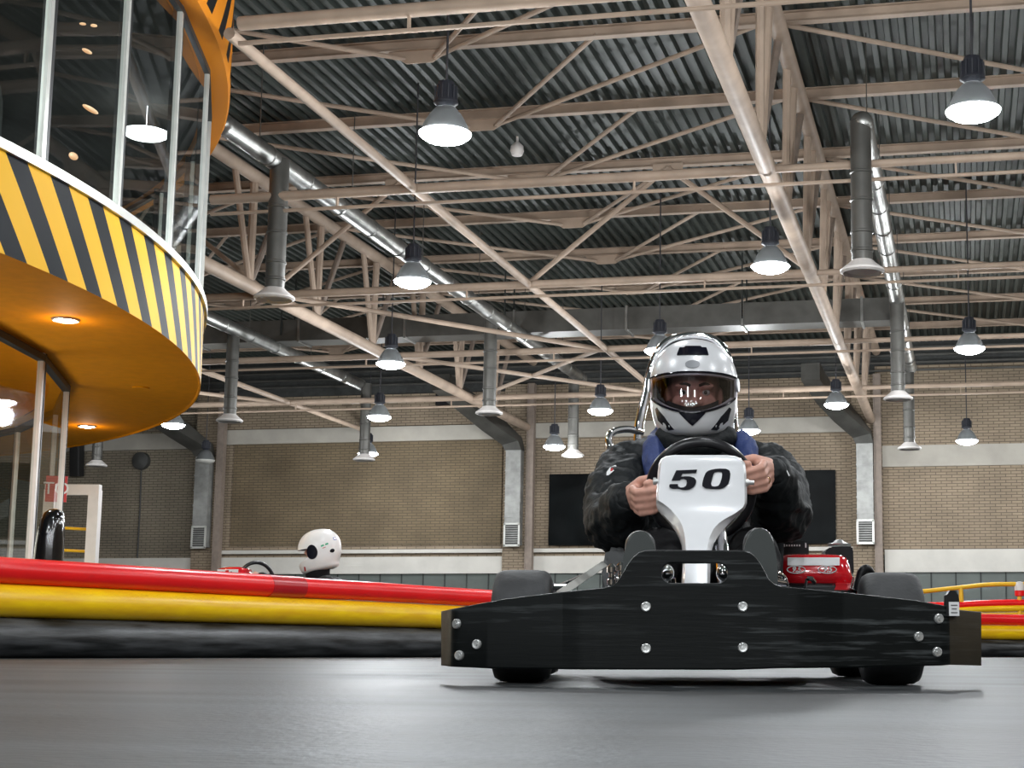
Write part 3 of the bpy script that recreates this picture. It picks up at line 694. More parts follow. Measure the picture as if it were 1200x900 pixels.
# ------------------------------------------------------------------ the kart
kart = thing('go_kart', 'racing kart number 50 with silver-white nose panel and wide black front bumper', 'kart', (KO.x, KO.y, 0), YAW)
def interp(tab, x):
    if x <= tab[0][0]: return tab[0][1]
    for (a, u), (c, v) in zip(tab, tab[1:]):
        if x <= c: return u+(v-u)*(x-a)/(c-a)
    return tab[-1][1]
BLY = [(517,-.16),(528.5,-.262),(534,-.275),(680,-.366),(700,-.372),(935,-.372),(955,-.364),(1108,-.285),(1113,-.275),(1150,-.185)]
BTOP = [(517,716.5),(528.5,713.8),(590,702),(659,693.5),(708,688.6),(716,686.5),(723,682),(730,671),(737,659.5),(742,652.5),(749,647.2),(756,645),(763,644.6),(862,644.8),(872,645.3),(879,647.5),(885,652),(891,660),(896,669),(901,678.5),(907,684),(915,687),(1008,696),(1074,703.6),(1112,710.5),(1116,714),(1150,717)]
BBOT = [(517,779.6),(528.5,781.3),(578,783.6),(680,784.6),(860,785),(915,783.2),(1005,782.4),(1104,780),(1113,779),(1150,780)]
HX0, HX1, HY0, HY1 = 775.2, 853.0, 660.5, 683.3
def bumper():
    b = BM(); xs = sorted(set([517,520,524,528.5] + [528.5+ (1113-528.5)*k/120 for k in range(1,120)] + [1113,1120,1130,1140,1150] + [x for x, _ in BTOP]
        + [HX0+ (HY1-HY0)/2*(1-math.cos(PI/2*k/7)) for k in range(8)] + [HX1-(HY1-HY0)/2*(1-math.cos(PI/2*k/7)) for k in range(8)]))
    rr = (HY1-HY0)/2; cy = (HY0+HY1)/2
    def pt(x, y, dl=0): return K(x, y, interp(BLY, x)+dl)
    TH = .014; cols = []
    for x in xs:
        yt, yb = interp(BTOP, x), interp(BBOT, x)
        hole = None
        if HX0-1e-6 <= x <= HX1+1e-6:
            dx = max(0, HX0+rr-x, x-(HX1-rr)); h = math.sqrt(max(0, rr*rr-dx*dx)); hole = (cy-h, cy+h)
        def line(ys, dl): return [pt(x, y, dl) for y in ys]
        segs = [(yt, yb)] if hole is None else [(yt, hole[0]), (hole[1], yb)]
        cols.append((x, hole is not None, segs))
    ch = 2.0
    def strip(a, c):       # profile ring of one segment: chamfered front, back
        x, (y0, y1) = a
        h = min(ch, (y1-y0)/3)
        return [pt(x,y0+h,0), pt(x,y0+h*.3,.0015), pt(x,y0,.005), pt(x,y0,TH), pt(x,y1,TH), pt(x,y1,.005), pt(x,y1-h*.3,.0015), pt(x,y1-h,0)] if c else None
    for (xa, ha, sa), (xc, hc, sc_) in zip(cols, cols[1:]):
        if ha and hc: pairs = [(sa[0], sc_[0]), (sa[1], sc_[1])]
        elif ha or hc:
            pairs = [((sa[0][0], sa[-1][1]), (sc_[0][0], sc_[-1][1]))]
        else: pairs = [(sa[0], sc_[0])]
        for A, C in pairs:
            ra = [b.verts.new(p) for p in strip((xa, A), 1)]; rc = [b.verts.new(p) for p in strip((xc, C), 1)]
            for k in range(8): b.faces.new((ra[k], rc[k], rc[(k+1) % 8], ra[(k+1) % 8]))
            for xx, r in ((xa, ra), (xc, rc)):
                if xx in (xs[0], xs[-1]): b.faces.new(r)
    bmesh.ops.remove_doubles(b, verts=b.verts, dist=.0002)
    return b
def bumper_mat():
    m = mat('scuffed_black_bumper', (.011,.013,.013), .45, spec=.14)
    nt = m.node_tree; bs = nt.nodes['Principled BSDF']; tc = nt.nodes.new('ShaderNodeTexCoord')
    mp = nt.nodes.new('ShaderNodeMapping'); mp.inputs['Scale'].default_value = (1.3,1.3,26); nt.links.new(tc.outputs['Object'], mp.inputs[0])
    n1 = nt.nodes.new('ShaderNodeTexNoise'); n1.inputs['Scale'].default_value = 3.2; n1.inputs['Detail'].default_value = 9; n1.inputs['Roughness'].default_value = .65; nt.links.new(mp.outputs[0], n1.inputs[0])
    n2 = nt.nodes.new('ShaderNodeTexNoise'); n2.inputs['Scale'].default_value = 3.5; n2.inputs['Detail'].default_value = 3; nt.links.new(tc.outputs['Object'], n2.inputs[0])
    r1 = nt.nodes.new('ShaderNodeMapRange'); r1.inputs['From Min'].default_value = .53; r1.inputs['From Max'].default_value = .76; nt.links.new(n1.outputs['Fac'], r1.inputs['Value'])
    r2 = nt.nodes.new('ShaderNodeMapRange'); r2.inputs['From Min'].default_value = .42; r2.inputs['From Max'].default_value = .68; nt.links.new(n2.outputs['Fac'], r2.inputs['Value'])
    mu = nt.nodes.new('ShaderNodeMath'); mu.operation = 'MULTIPLY'; nt.links.new(r1.outputs[0], mu.inputs[0]); nt.links.new(r2.outputs[0], mu.inputs[1])
    mx = nt.nodes.new('ShaderNodeMix'); mx.data_type = 'RGBA'; mx.inputs['A'].default_value = (.0055,.007,.007,1); mx.inputs['B'].default_value = (.12,.132,.135,1)
    nt.links.new(mu.outputs[0], mx.inputs['Factor']); nt.links.new(mx.outputs['Result'], bs.inputs['Base Color'])
    sx = nt.nodes.new('ShaderNodeSeparateXYZ'); nt.links.new(tc.outputs['Object'], sx.inputs[0])       # the bent ends are tinted a paler brown
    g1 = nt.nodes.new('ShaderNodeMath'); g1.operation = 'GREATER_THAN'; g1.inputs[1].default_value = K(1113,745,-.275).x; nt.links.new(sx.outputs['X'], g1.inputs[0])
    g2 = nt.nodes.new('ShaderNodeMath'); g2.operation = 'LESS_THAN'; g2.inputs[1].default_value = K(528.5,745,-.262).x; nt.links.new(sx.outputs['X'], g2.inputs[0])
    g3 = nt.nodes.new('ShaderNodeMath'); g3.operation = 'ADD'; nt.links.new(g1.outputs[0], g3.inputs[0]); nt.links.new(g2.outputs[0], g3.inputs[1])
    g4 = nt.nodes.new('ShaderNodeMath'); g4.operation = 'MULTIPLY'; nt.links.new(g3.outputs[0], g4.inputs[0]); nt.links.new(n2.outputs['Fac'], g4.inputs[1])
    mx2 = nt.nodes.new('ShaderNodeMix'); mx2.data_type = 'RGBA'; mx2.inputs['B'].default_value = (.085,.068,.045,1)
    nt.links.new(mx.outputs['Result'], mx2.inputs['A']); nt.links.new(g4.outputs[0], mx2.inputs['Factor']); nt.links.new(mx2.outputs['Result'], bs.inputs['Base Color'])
    bp = nt.nodes.new('ShaderNodeBump'); bp.inputs['Strength'].default_value = .2; bp.inputs['Distance'].default_value = .004; nt.links.new(n1.outputs['Fac'], bp.inputs['Height']); nt.links.new(bp.outputs[0], bs.inputs['Normal'])
    return m
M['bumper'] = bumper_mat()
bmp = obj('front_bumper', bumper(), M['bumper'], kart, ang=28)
for x, y in ((757,711),(757,760),(870.5,711),(870.5,759),(535.5,731),(559,755),(538.5,768),(1100,725),(1076.4,746),(1098,764)):
    b = BM(); p = K(x, y, interp(BLY, x)); dx = (interp(BLY,x+6)-interp(BLY,x-6)); lx = K(x+6,y,-.3).x-K(x-6,y,-.3).x
    lathe(b, [(.0,-.008),(.0035,-.008),(.004,-.0055),(.0085,-.006),(.0105,-.004),(.011,.001)], 20, (0,0,0), axis='y')
    bmesh.ops.rotate(b, verts=b.verts, cent=(0,0,0), matrix=Matrix.Rotation(math.atan2(dx, lx),3,'Z')); bmesh.ops.translate(b, verts=b.verts, vec=p)
    obj('bumper_bolt', b, M['bolt'], bmp, ang=30)
# transponder holder with white sticker on the right end
b = BM(); p = K(1116,706,-.285); prism(b, [p+V(dx,0,dz) for dx, dz in ((-.014,-.03),(.013,-.03),(.016,.0),(.014,.016),(.006,.026),(-.004,.026),(-.012,.016))], (0,.03,0)); cl = obj('sticker_clip', b, M['black_plastic'], kart, smooth=False)
b = BM(); box(b, p+V(.003,-.002,-.014), (.022,.004,.030)); obj('sticker', b, M['white_label'], cl, smooth=False, label='white sticker')
b = BM()
for k in range(3):
    box(b, p+V(.003,-.0045,-.006-.008*k), (.014-.003*(k % 2),.001,.002))
obj('sticker_print', b, M['grey_device'], cl, smooth=False)

# nose panel with the number
NR = [(533.2,790,852,.075),(534.5,780,862,.068),(537.5,775,868.5,.062),(543,772.2,873.2,.056),(555,770.6,874.6,.050),(570,769.6,875.2,.044),(583,769,875.4,.036),(590,769,875.2,.030),(595,770.5,873.4,.024),(601,775.5,867,.014),(607,781,860.5,.0),(613,786.5,854.5,-.015),(620,791.5,848,-.034),(628,796,842,-.055),(637,799.3,836.5,-.078),(648,800.6,833.2,-.100),(662,800.2,832.6,-.125),(684,799,832,-.158),(715,798,832,-.195)]
def nrow(y):
    for a, c in zip(NR, NR[1:]):
        if y <= c[0]:
            f = (y-a[0])/(c[0]-a[0]); return [a[k]+(c[k]-a[k])*f for k in range(1,4)]
    return list(NR[-1][1:])
RDL = [(560,769.8),(583,769.2),(586,770.2),(591,779),(597,786),(604,792),(610,796.5),(616,799.5),(623,801.5),(632,803),(645,803.8),(665,803),(715,801)]
RDR = [(560,875.2),(583,875.2),(592,874.6),(596,869),(602,861),(607,851.5),(612,843.5),(619,836.5),(630,831),(642,828.8),(665,829),(715,829)]
def nfr(y):
    xl, xr, ly = nrow(y); w = xr-xl
    a = min(.35, max(.025, (interp(RDL,y)-xl)/w)); c = max(.65, min(.975, (interp(RDR,y)-xl)/w))
    return [0, a*.4, a*.8, a] + [a+(c-a)*k for k in (.04,.1,.25,.5,.75,.9,.96)] + [c, c+(1-c)*.2, c+(1-c)*.6, 1]
def npoint(x, y, off=0):
    xl, xr, ly = nrow(y); f = (x-xl)/(xr-xl)
    e = min(f, 1-f); w = (xr-xl)
    fs = nfr(y); a, c = fs[3], fs[11]
    rd = max(0, (a-f)/a, (f-c)/(1-c))       # facet outside the ridge
    fw = min(1, max(a, 1-c)*w/9.0)
    bow = (2*f-1)**2*.010*(w/106)
    return K(x, y, ly+bow+(.012+.034*fw)*rd-off)
b = BM(); ys = []
for (a, *_), (c, *_) in zip(NR, NR[1:]):
    nn = max(1, int((c-a)/3)); ys += [a+(c-a)*k/nn for k in range(nn)]
ys.append(NR[-1][0]); front = []; back = []
for y in ys:
    xl, xr, ly = nrow(y)
    row = [npoint(xl+(xr-xl)*f, y) for f in nfr(y)]; front.append([b.verts.new(p) for p in row])
    th = .062 if y > 596 else .05
    p0, p1 = row[0]+V(0,th,0), row[-1]+V(0,th,0); back.append((b.verts.new(p0), b.verts.new(p1)))
for i in range(len(ys)-1):
    for j in range(14): b.faces.new((front[i][j], front[i][j+1], front[i+1][j+1], front[i+1][j]))
    b.faces.new((front[i][0], front[i+1][0], back[i+1][0], back[i][0])); b.faces.new((front[i][-1], back[i][1], back[i+1][1], front[i+1][-1]))
    b.faces.new((back[i][0], back[i+1][0], back[i+1][1], back[i][1]))
b.faces.new(front[0][::-1]+[back[0][0], back[0][1]]); b.faces.new(front[-1]+[back[-1][1], back[-1][0]])
nose = obj('nose_panel', b, M['nose'], kart, ang=35)
def px5(pts): return [(770+x/10.909, 525+y/10.909) for x, y in pts]
five = px5([(245,285),(512,275),(500,317),(325,325),(305,365),(365,361),(420,362),(475,380),(498,410),(500,435),(490,470),(465,502),(420,526),(360,536),(310,530),(260,518),(200,520),(160,505),(155,485),(160,465),(175,460),(265,460),(270,490),(300,505),(340,502),(370,482),(380,445),(375,410),(345,393),(305,396),(290,412),(185,414)])
b = BM(); vs = [b.verts.new(npoint(x,y,.0035)) for x, y in five]; v2 = [b.verts.new(npoint(x,y,-.002)) for x, y in five]
f = b.faces.new(vs); n = len(vs)
for k in range(n): b.faces.new((vs[k], vs[(k+1) % n], v2[(k+1) % n], v2[k]))
bmesh.ops.triangulate(b, faces=[f]); obj('digit_five', b, M['digit'], nose, smooth=False)
zo = px5([(700,275),(750,266),(800,262),(880,265),(925,285),(938,330),(935,365),(930,400),(910,460),(870,500),(835,515),(800,522),(700,522),(620,515),(580,490),(578,450),(595,380),(620,320),(640,300),(655,290)])
zi = px5([(740,310),(762,303),(790,300),(813,302),(828,310),(833,335),(830,360),(825,390),(805,450),(785,480),(765,488),(740,492),(718,490),(700,485),(690,460),(692,447),(700,415),(715,360),(722,335),(730,320)])
b = BM(); A = [b.verts.new(npoint(x,y,.0035)) for x, y in zo]; C = [b.verts.new(npoint(x,y,.0035)) for x, y in zi]; A2 = [b.verts.new(npoint(x,y,-.002)) for x, y in zo]; C2 = [b.verts.new(npoint(x,y,-.002)) for x, y in zi]
n = len(A)
for k in range(n):
    q = (k+1) % n; b.faces.new((A[k],A[q],C[q],C[k])); b.faces.new((A[k],A2[k],A2[q],A[q])); b.faces.new((C[k],C[q],C2[q],C2[k]))
obj('digit_zero', b, M['digit'], nose, smooth=False)
for x, y, s in ((769,564,-1),(877,565.5,1)):
    b = BM(); p = K(x,y,.075); lathe(b, [(.004,-.008),(.009,-.007),(.009,.0),(.006,.0),(.006,.014)], 12, p, axis='x'); obj('side_pin', b, M['bolt'], nose)

# wheels
def wheel(name, lx, ly, od, wd):
    b = BM(); R_ = od/2; h = wd/2
    lathe(b, [(R_*.52,-h*.80),(R_*.62,-h*.96),(R_*.82,-h),(R_*.93,-h*.93),(R_*.985,-h*.74),(R_,-h*.45),(R_,h*.45),(R_*.985,h*.74),(R_*.93,h*.93),(R_*.82,h),(R_*.62,h*.96),(R_*.52,h*.80)], 48, (lx,ly,R_), axis='x', cap=False)
    w = obj(name, b, M['tyre'], kart, ang=60)
    b = BM(); lathe(b, [(R_*.08,-h*.5),(R_*.2,-h*.5),(R_*.25,-h*.3),(R_*.45,-h*.4),(R_*.54,-h*.82),(R_*.52,-h*.8),(R_*.46,0),(R_*.52,h*.8),(R_*.54,h*.82),(R_*.45,h*.4),(R_*.25,h*.3),(R_*.2,h*.5),(R_*.08,h*.5)], 28, (lx,ly,R_), axis='x'); obj('rim', b, M['rim'], w)
    return w
wheel('front_wheel', K(613,735,0).x, 0, .262, .134); wheel('front_wheel', K(1043,735,0).x, 0, .262, .136)
wheel('rear_wheel', -.50, 1.06, .28, .18); wheel('rear_wheel', .50, 1.06, .28, .18)
# frame
b = BM()
for s in (-1,1):
    tube(b, spline([(s*.13,-.30,.075),(s*.17,-.2,.07),(s*.24,.05,.065),(s*.27,.45,.062),(s*.30,.95,.062),(s*.30,1.18,.07)],5), .016, 10)
    tube(b, [(s*.24,.0,.10),(s*.38,.0,.13)], .018, 10)
tube(b, [(-.27,.42,.062),(.27,.42,.062)], .015, 8); tube(b, [(-.30,.98,.062),(.30,.98,.062)], .015, 8); tube(b, [(-.17,-.2,.07),(.17,-.2,.07)], .015, 8)
obj('frame', b, M['steel'], kart)
b = BM(); prism(b, [(-.17,-.22,.045),(.17,-.22,.045),(.25,.1,.045),(.26,.6,.045),(-.26,.6,.045),(-.25,.1,.045)], (0,0,.005)); obj('floor_tray', b, M['galv_dull'], kart, smooth=False)
b = BM(); tube(b, [(-.52,1.06,.14),(.52,1.06,.14)], .02, 12); obj('rear_axle', b, M['steel'], kart)
b = BM(); tube(b, spline([(-.62,1.2,.18),(-.62,1.32,.18),(-.3,1.36,.18),(.3,1.36,.18),(.62,1.32,.18),(.62,1.2,.18)],5), .03, 10); obj('rear_bumper', b, M['black_plastic'], kart)
for s in (-1,1):
    b = BM(); grid = [[V(s*(.36+.10*w), y, z) for w, z in ((0,.06),(.8,.06),(1,.09),(1,.17),(.7,.20),(0,.17))] for y in (.16,.3,.6,.88)]
    sheet(b, grid, (0,0,-.006)); obj('side_pod', b, M['black_plastic'], kart)
# front corner rail seen over the bumper on the left
b = BM(); a, c = K(655,696,-.05), K(709,660,.42); dr = (c-a).normalized(); up = V(0,0,1)
w = dr.cross(V(0,1,0)).normalized()*.009
prism(b, [a-w, c-w, c+w, a+w], (0,.012,0)); obj('side_guard', b, M['alu'], kart, smooth=False)
b = BM(); a, c = K(650,689,.05), K(682,675.5,.45); tube(b, [a, c, K(690,675,.5)], .006, 8); tube(b, [a, K(664,689,.05)], .008, 8); obj('guard_stay', b, M['chrome'], kart)
# seat shell
b = BM(); g = []
for i in range(15):
    f = i/14; a = -1.25+2.5*f; row = []
    for ly, zc, w, lift in ((.50,.085,.17,.05),(.58,.07,.20,.10),(.70,.065,.235,.20),(.82,.075,.25,.30),(.92,.12,.25,.36),(1.0,.24,.245,.34),(1.06,.40,.235,.25),(1.10,.53,.20,.13),(1.115,.58,.16,.05)):
        s = math.sin(a)/math.sin(1.25); row.append(V(w*s, ly-.10*(1-math.cos(a))*(zc>.2), zc+lift*(abs(s)**3.2)*(1 if zc<.2 else .35)))
    g.append(row)
sheet(b, g, (0,.008,-.006)); obj('seat', b, M['seat'], kart, ang=50)
# seat wings in view left of the driver
for s, pts in ((-1, [(706,700),(705,672),(707,655),(711,643),(722,640),(735,643),(738,655),(728,675),(718,700)]),):
    b = BM(); prism(b, [K(x,y,.60) for x, y in pts], (0,.09,.01)); bmesh.ops.bevel(b, geom=list(b.edges), offset=.012, segments=2, affect='EDGES'); obj('seat_wing', b, M['seat'], kart)
# steering: column, wheel
SWC = K(821.5,575,.335); TL = math.radians(24)          # wheel leans, top towards the camera
SN = V(0,-math.cos(TL), math.sin(TL)*-1); SN = V(0,-math.cos(TL),-math.sin(TL)); SU = V(0,-math.sin(TL),math.cos(TL))
RW = .132
def ringp(phi, r=RW): return SWC + V(1,0,0)*r*math.cos(phi) + SU*r*math.sin(phi)
b = BM(); tube(b, [ringp(2*PI*k/64) for k in range(64)], .0135, 14, closed=True); sw = obj('steering_wheel', b, M['wheel_grip'], kart)
b = BM()
for ph in (PI*.02, PI*.98, PI*1.5): tube(b, [ringp(ph,.02), ringp(ph,RW-.008)], .008, 8)
lathe(b, [(.0,-.012),(.034,-.012),(.034,.012),(.0,.012)], 20, axis='y'); n0 = len(b.verts)
for v in list(b.verts)[-80:]: v.co = SWC + V(1,0,0)*v.co.x + SU*v.co.z - SN*v.co.y
obj('wheel_spokes', b, M['black_plastic'], sw)
b = BM(); tube(b, [SWC, K(826,662,-.02), V(K(826,700,-.1).x,-.12,.07)], .011, 10); obj('steering_column', b, M['steel'], kart)
b = BM(); tube(b, [K(852,690,-.06), K(848,645,.0), K(845,618,.09)], .0125, 12); tube(b, [K(845,690,-.02), K(842,640,.05)], .008, 8); obj('column_stay', b, M['chrome'], kart)
# pedals
for pts in ([(770,700,-.22),(776,685,-.23),(781,672,-.24),(784,668,-.24)], [(858,700,-.22),(852,685,-.23),(848,672,-.24),(848,664,-.24)]):
    b = BM(); tube(b, [K(*p) for p in pts], .010, 12); p = K(*pts[2]); ellip(b, p+V(0,-.01,.0), (.017,.014,.019)); tube(b, [K(*pts[2])+V(.014,0,-.01), K(*pts[1])+V(.03,0,-.03)], .006, 8); obj('pedal', b, M['chrome'], kart)
for x, y in ((717,676),(728,674),(904,672)):
    b = BM(); p = K(x,y,-.12); lathe(b, [(.006,-.02),(.011,-.018),(.011,-.006),(.007,-.004),(.007,.008),(.012,.01),(.012,.022),(.004,.03)], 14, p); tube(b, [p, p+V(.0,.02,-.10)], .008, 8); obj('stub_bolt', b, M['chrome'], kart)
b = BM(); tube(b, spline([K(890,672,-.12), K(905,671,-.08), K(916,676,-.04), K(921,690,.0), K(922,720,.02)],5), .009, 10); tube(b, [K(898,680,-.1), K(918,684,-.05)], .011, 10); obj('bumper_stay', b, M['chrome'], kart)
# roll hoop and left loop
b = BM(); tube(b, spline([K(747,600,1.02),K(748,512,1.05),K(751,488,1.06),K(757,462,1.08),K(762,436,1.1),K(770,415,1.1),K(784,400,1.1),K(802,394.5,1.1),K(822,394.5,1.1),K(838,400,1.1),K(850,413,1.1),K(856,436,1.1),K(858,462,1.08),K(859,490,1.06),K(860,512,1.05),K(860,600,1.02)],5), .0145, 14); obj('roll_hoop', b, M['chrome'], kart)
b = BM(); tube(b, spline([K(752,507,1.05),K(740,503.5,1.02),K(728,503.5,1.0),K(718,506.5,.98),K(713.5,514,.97),K(715,523,.96),K(721,531,.96),K(734,545,.98)],5), .0115, 12); obj('head_restraint_loop', b, M['chrome'], kart)
# engine on the right behind the wheel
EL = .80
eng = obj('engine_block', (lambda b: (box(b, (K(962,690,EL).x, EL+.08, .17), (.24,.2,.2), None, .02), box(b, (K(962,690,EL).x, EL+.05, .06), (.30,.26,.04)), b)[2])(BM()), M['black_plastic'], kart, ang=30)
b = BM(); rings = []
for y, xl, xr, f in ((648.2,925,985,.045),(649.5,918,991,.02),(653,915,995,.004),(661,914,998,-.004),(670,915,1000,-.010),(676,917,1002,-.010),(683,921,1001,.0),(688,924,999,.012)):
    a, c = K(xl,y,EL), K(xr,y,EL); cx = (a.x+c.x)/2; w = (c.x-a.x)/2; d0, d1 = EL+f, EL+.17-f*.6; cyy = (d0+d1)/2; hh = (d1-d0)/2
    rings.append([V(cx+w*math.copysign(abs(math.cos(u))**.45,math.cos(u)), cyy+hh*math.copysign(abs(math.sin(u))**.45,math.sin(u)), a.z) for u in [2*PI*k/40 for k in range(40)]])
loft(b, rings[::-1]); tank = obj('fuel_tank', b, M['engine_red'], kart, ang=50)
def tpt(x, y, off):
    ly = EL+interp([(648.2,.045),(649.5,.02),(653,.004),(661,-.004),(670,-.010),(676,-.010),(683,0)], y); return K(x, y, ly-off)
b = BM(); sheet(b, [[tpt(x,y,.003) for y in (653.2,656,659,662.5)] for x in (923,940,960,975,984)], (0,.006,0)); obj('tank_label', b, M['white_label'], tank, smooth=False)
def text_mesh(txt, size, extr, shear=0., bold=.0):
    c = bpy.data.curves.new('txt', 'FONT'); c.body = txt; c.size = size; c.extrude = extr; c.align_x = 'CENTER'; c.align_y = 'CENTER'; c.shear = shear; c.offset = bold
    o = bpy.data.objects.new('txt', c); COL.objects.link(o); dg = bpy.context.evaluated_depsgraph_get(); me = bpy.data.meshes.new_from_object(o.evaluated_get(dg))
    b = BM(); b.from_mesh(me); bpy.data.objects.remove(o); bpy.data.curves.remove(c); return b
for cx in (933,969.5):
    b = BM(); p = tpt(cx,667.5,.004); tube(b, [p+V(.026*math.cos(2*PI*k/32), 0, .0105*math.sin(2*PI*k/32)) for k in range(32)], .0016, 6, closed=True); ov = obj('power_badge', b, M['white_label_dull'], tank)
    b = text_mesh('9.5', .021, .001, .25, .0006); bmesh.ops.rotate(b, verts=b.verts, cent=(0,0,0), matrix=Matrix.Rotation(PI/2,3,'X')); bmesh.ops.translate(b, verts=b.verts, vec=p); obj('badge_number', b, M['white_label_dull'], ov, smooth=False, fix=False)
# shroud under the tank, cooling fins, cap
b = BM(); rings = []
for y, xl, xr in ((683,976,1003),(688,974,1006),(698,973,1008),(720,972,1010)):
    a, c = K(xl,y,EL), K(xr,y,EL); rings.append([V(a.x,EL-.02,a.z),V(c.x,EL-.02,a.z),V(c.x,EL+.12,a.z),V(a.x,EL+.12,a.z)])
loft(b, rings); bmesh.ops.bevel(b, geom=list(b.edges), offset=.008, segments=2, affect='EDGES'); obj('fan_cover', b, M['engine_red'], kart)
for k in range(5):
    b = BM(); p = K(997+2.6*k,683+1.0*k,EL-.04); box(b, p, (.004,.05,.035), Matrix.Rotation(.25,3,'Y'), .001); obj('cooling_fin', b, M['chrome'], kart, smooth=False)
def bx(name, x0, x1, y0, y1, ly, dp, material, bev=.008):
    a, c = K(x0,y1,ly), K(x1,y0,ly); b = BM(); box(b, (a+c)/2+V(0,dp/2,0), (c.x-a.x, dp, c.z-a.z), None, bev); return obj(name, b, material, kart, ang=50)
b = BM(); prism(b, [K(x,y,EL+.12) for x, y in ((906,650),(907,644),(912,636),(915,634.5),(946,633.5),(948,637),(948,653),(906,655))], (0,.1,0)); bmesh.ops.bevel(b, geom=list(b.edges), offset=.004, segments=2, affect='EDGES'); ac = obj('air_cleaner', b, M['black_plastic'], kart, ang=40)
b = BM()
for k in range(7): p = K(919+3.0*k, 639.2, EL+.118); box(b, p, (.0045,.002,.005 if k != 0 else .008))
box(b, K(944.2,639,EL+.118), (.004,.002,.014)); obj('cleaner_print', b, M['white_label_dull'], ac, smooth=False)
b = BM(); prism(b, [K(x,y,EL+.14) for x, y in ((967,648),(967,645),(974,640.5),(999,640),(1000,644),(1001,672),(985,674),(968,662))], (0,.12,0)); bmesh.ops.bevel(b, geom=list(b.edges), offset=.004, segments=2, affect='EDGES'); mf = obj('exhaust_box', b, M['black_plastic'], kart, ang=40)
b = BM(); lathe(b, [(.034,0),(.036,.006),(.02,.010),(.012,.018),(.002,.02)], 18, K(983.5,640,EL+.19)); obj('filler_cap', b, M['bolt'], mf)
b = BM(); tube(b, spline([K(1006,692,EL-.06),K(1008,677,EL-.06),K(1011,669,EL-.06),K(1016,667,EL-.05),K(1021,674,EL-.03),K(1024,690,EL)],5), .013, 12); obj('fuel_hose', b, M['black_plastic'], kart)
b = BM(); p0 = K(943.5,692,EL-.12); p1 = K(945.5,678,EL-.12); tube(b, [p0,p1], .004, 8); tube(b, [p1, K(951,678,EL-.12), K(954,682,EL-.10)], .007, 8); obj('throttle_lever', b, M['chrome'], kart)

# ------------------------------------------------------------------ people
def capsule(b, p, q, r0, r1, n=14):
    p, q = Vector(p), Vector(q); ax = (q-p); L = ax.length; ax.normalize()
    ref = V(0,0,1) if abs(ax.z) < .9 else V(1,0,0); u = ax.cross(ref).normalized(); v = ax.cross(u)
    rings = []
    prof = [(-r0*math.cos(a), r0*math.sin(a)) for a in (.25,.7,1.15,1.57)] + [(L+r1*math.sin(a), r1*math.cos(a)) for a in (0,.45,.9,1.3)]
    for h, r in prof: rings.append([p+ax*h+(u*math.cos(2*PI*k/n)+v*math.sin(2*PI*k/n))*max(r,.001) for k in range(n)])
    loft(b, rings)
def chain(b, pts, rs, n=14):
    for i in range(len(pts)-1): capsule(b, pts[i], pts[i+1], rs[i], rs[i+1], n)
def fuse(b, voxel, smooth=4, fac=.5):                   # one continuous surface out of overlapping closed shapes
    bmesh.ops.recalc_face_normals(b, faces=b.faces)
    me = bpy.data.meshes.new('tmp'); b.to_mesh(me); b.free()
    o = bpy.data.objects.new('tmp', me); COL.objects.link(o)
    r = o.modifiers.new('r', 'REMESH'); r.mode = 'VOXEL'; r.voxel_size = voxel; r.use_smooth_shade = True
    if smooth:
        s = o.modifiers.new('s', 'SMOOTH'); s.iterations = smooth; s.factor = fac
    dg = bpy.context.evaluated_depsgraph_get(); m2 = bpy.data.meshes.new_from_object(o.evaluated_get(dg))
    bpy.data.objects.remove(o); b2 = BM(); b2.from_mesh(m2); bpy.data.meshes.remove(m2); bpy.data.meshes.remove(me)
    return b2
def fold(b, amp, sc, seed=0, axis_sc=(1,1,1)):          # cloth folds
    b.normal_update()
    for v in b.verts:
        p = V(v.co.x*axis_sc[0], v.co.y*axis_sc[1], v.co.z*axis_sc[2])*sc + V(seed,seed*2,0)
        n1 = noise.noise(p); n2 = noise.noise(p*2.3+V(5,1,2)); v.co += v.normal*amp*((1-abs(n1)*2.2)*.7+n2*.5)

# helmet surface: rows (height, half width, front, back) in metres
HROW = [(-.150,.060,.105,.085),(-.143,.085,.135,.100),(-.130,.104,.152,.112),(-.110,.114,.160,.118),(-.085,.122,.163,.132),(-.055,.127,.162,.148),(-.02,.1295,.1565,.156),(.02,.130,.149,.160),(.05,.126,.142,.156),(.08,.115,.128,.144),(.105,.098,.108,.124),(.125,.074,.082,.096),(.138,.047,.052,.062),(.145,.020,.022,.028),(.1465,.004,.004,.006)]
def hrow(z):
    if z <= HROW[0][0]: return HROW[0][1:]
    for i, (a, c) in enumerate(zip(HROW, HROW[1:])):
        if z <= c[0]:
            f = (z-a[0])/(c[0]-a[0]); p = HROW[max(0,i-1)]; q = HROW[min(len(HROW)-1,i+2)]
            out = []
            for k in (1,2,3):
                m0 = (c[k]-p[k])/(c[0]-p[0])*(c[0]-a[0]) if i else (c[k]-a[k]); m1 = (q[k]-a[k])/(q[0]-a[0])*(c[0]-a[0])
                if i >= len(HROW)-3: out.append(a[k]+(c[k]-a[k])*f)
                else: out.append((2*f**3-3*f*f+1)*a[k]+(f**3-2*f*f+f)*m0+(-2*f**3+3*f*f)*c[k]+(f**3-f*f)*m1)
            return out
    return HROW[-1][1:]
def hs(th, z, off=0):                                  # th: 0 = front (-y), positive to +x
    w, f, k = hrow(z); s, c = math.sin(th), math.cos(th)
    d = f if c > 0 else k
    p = V(w*s, -d*c, z)
    n = V(s/max(w,.02), -c/max(d,.02), 0).normalized()
    if z > .0: n = (n*(1-z/.1465*.9)+V(0,0,z/.1465)).normalized()
    return p+n*off
def port_top(th): return .030-.012*(th/1.25)**2
def port_bot(th): return -.077+.050*(abs(th)/1.25)**1.6
TH1 = 1.22
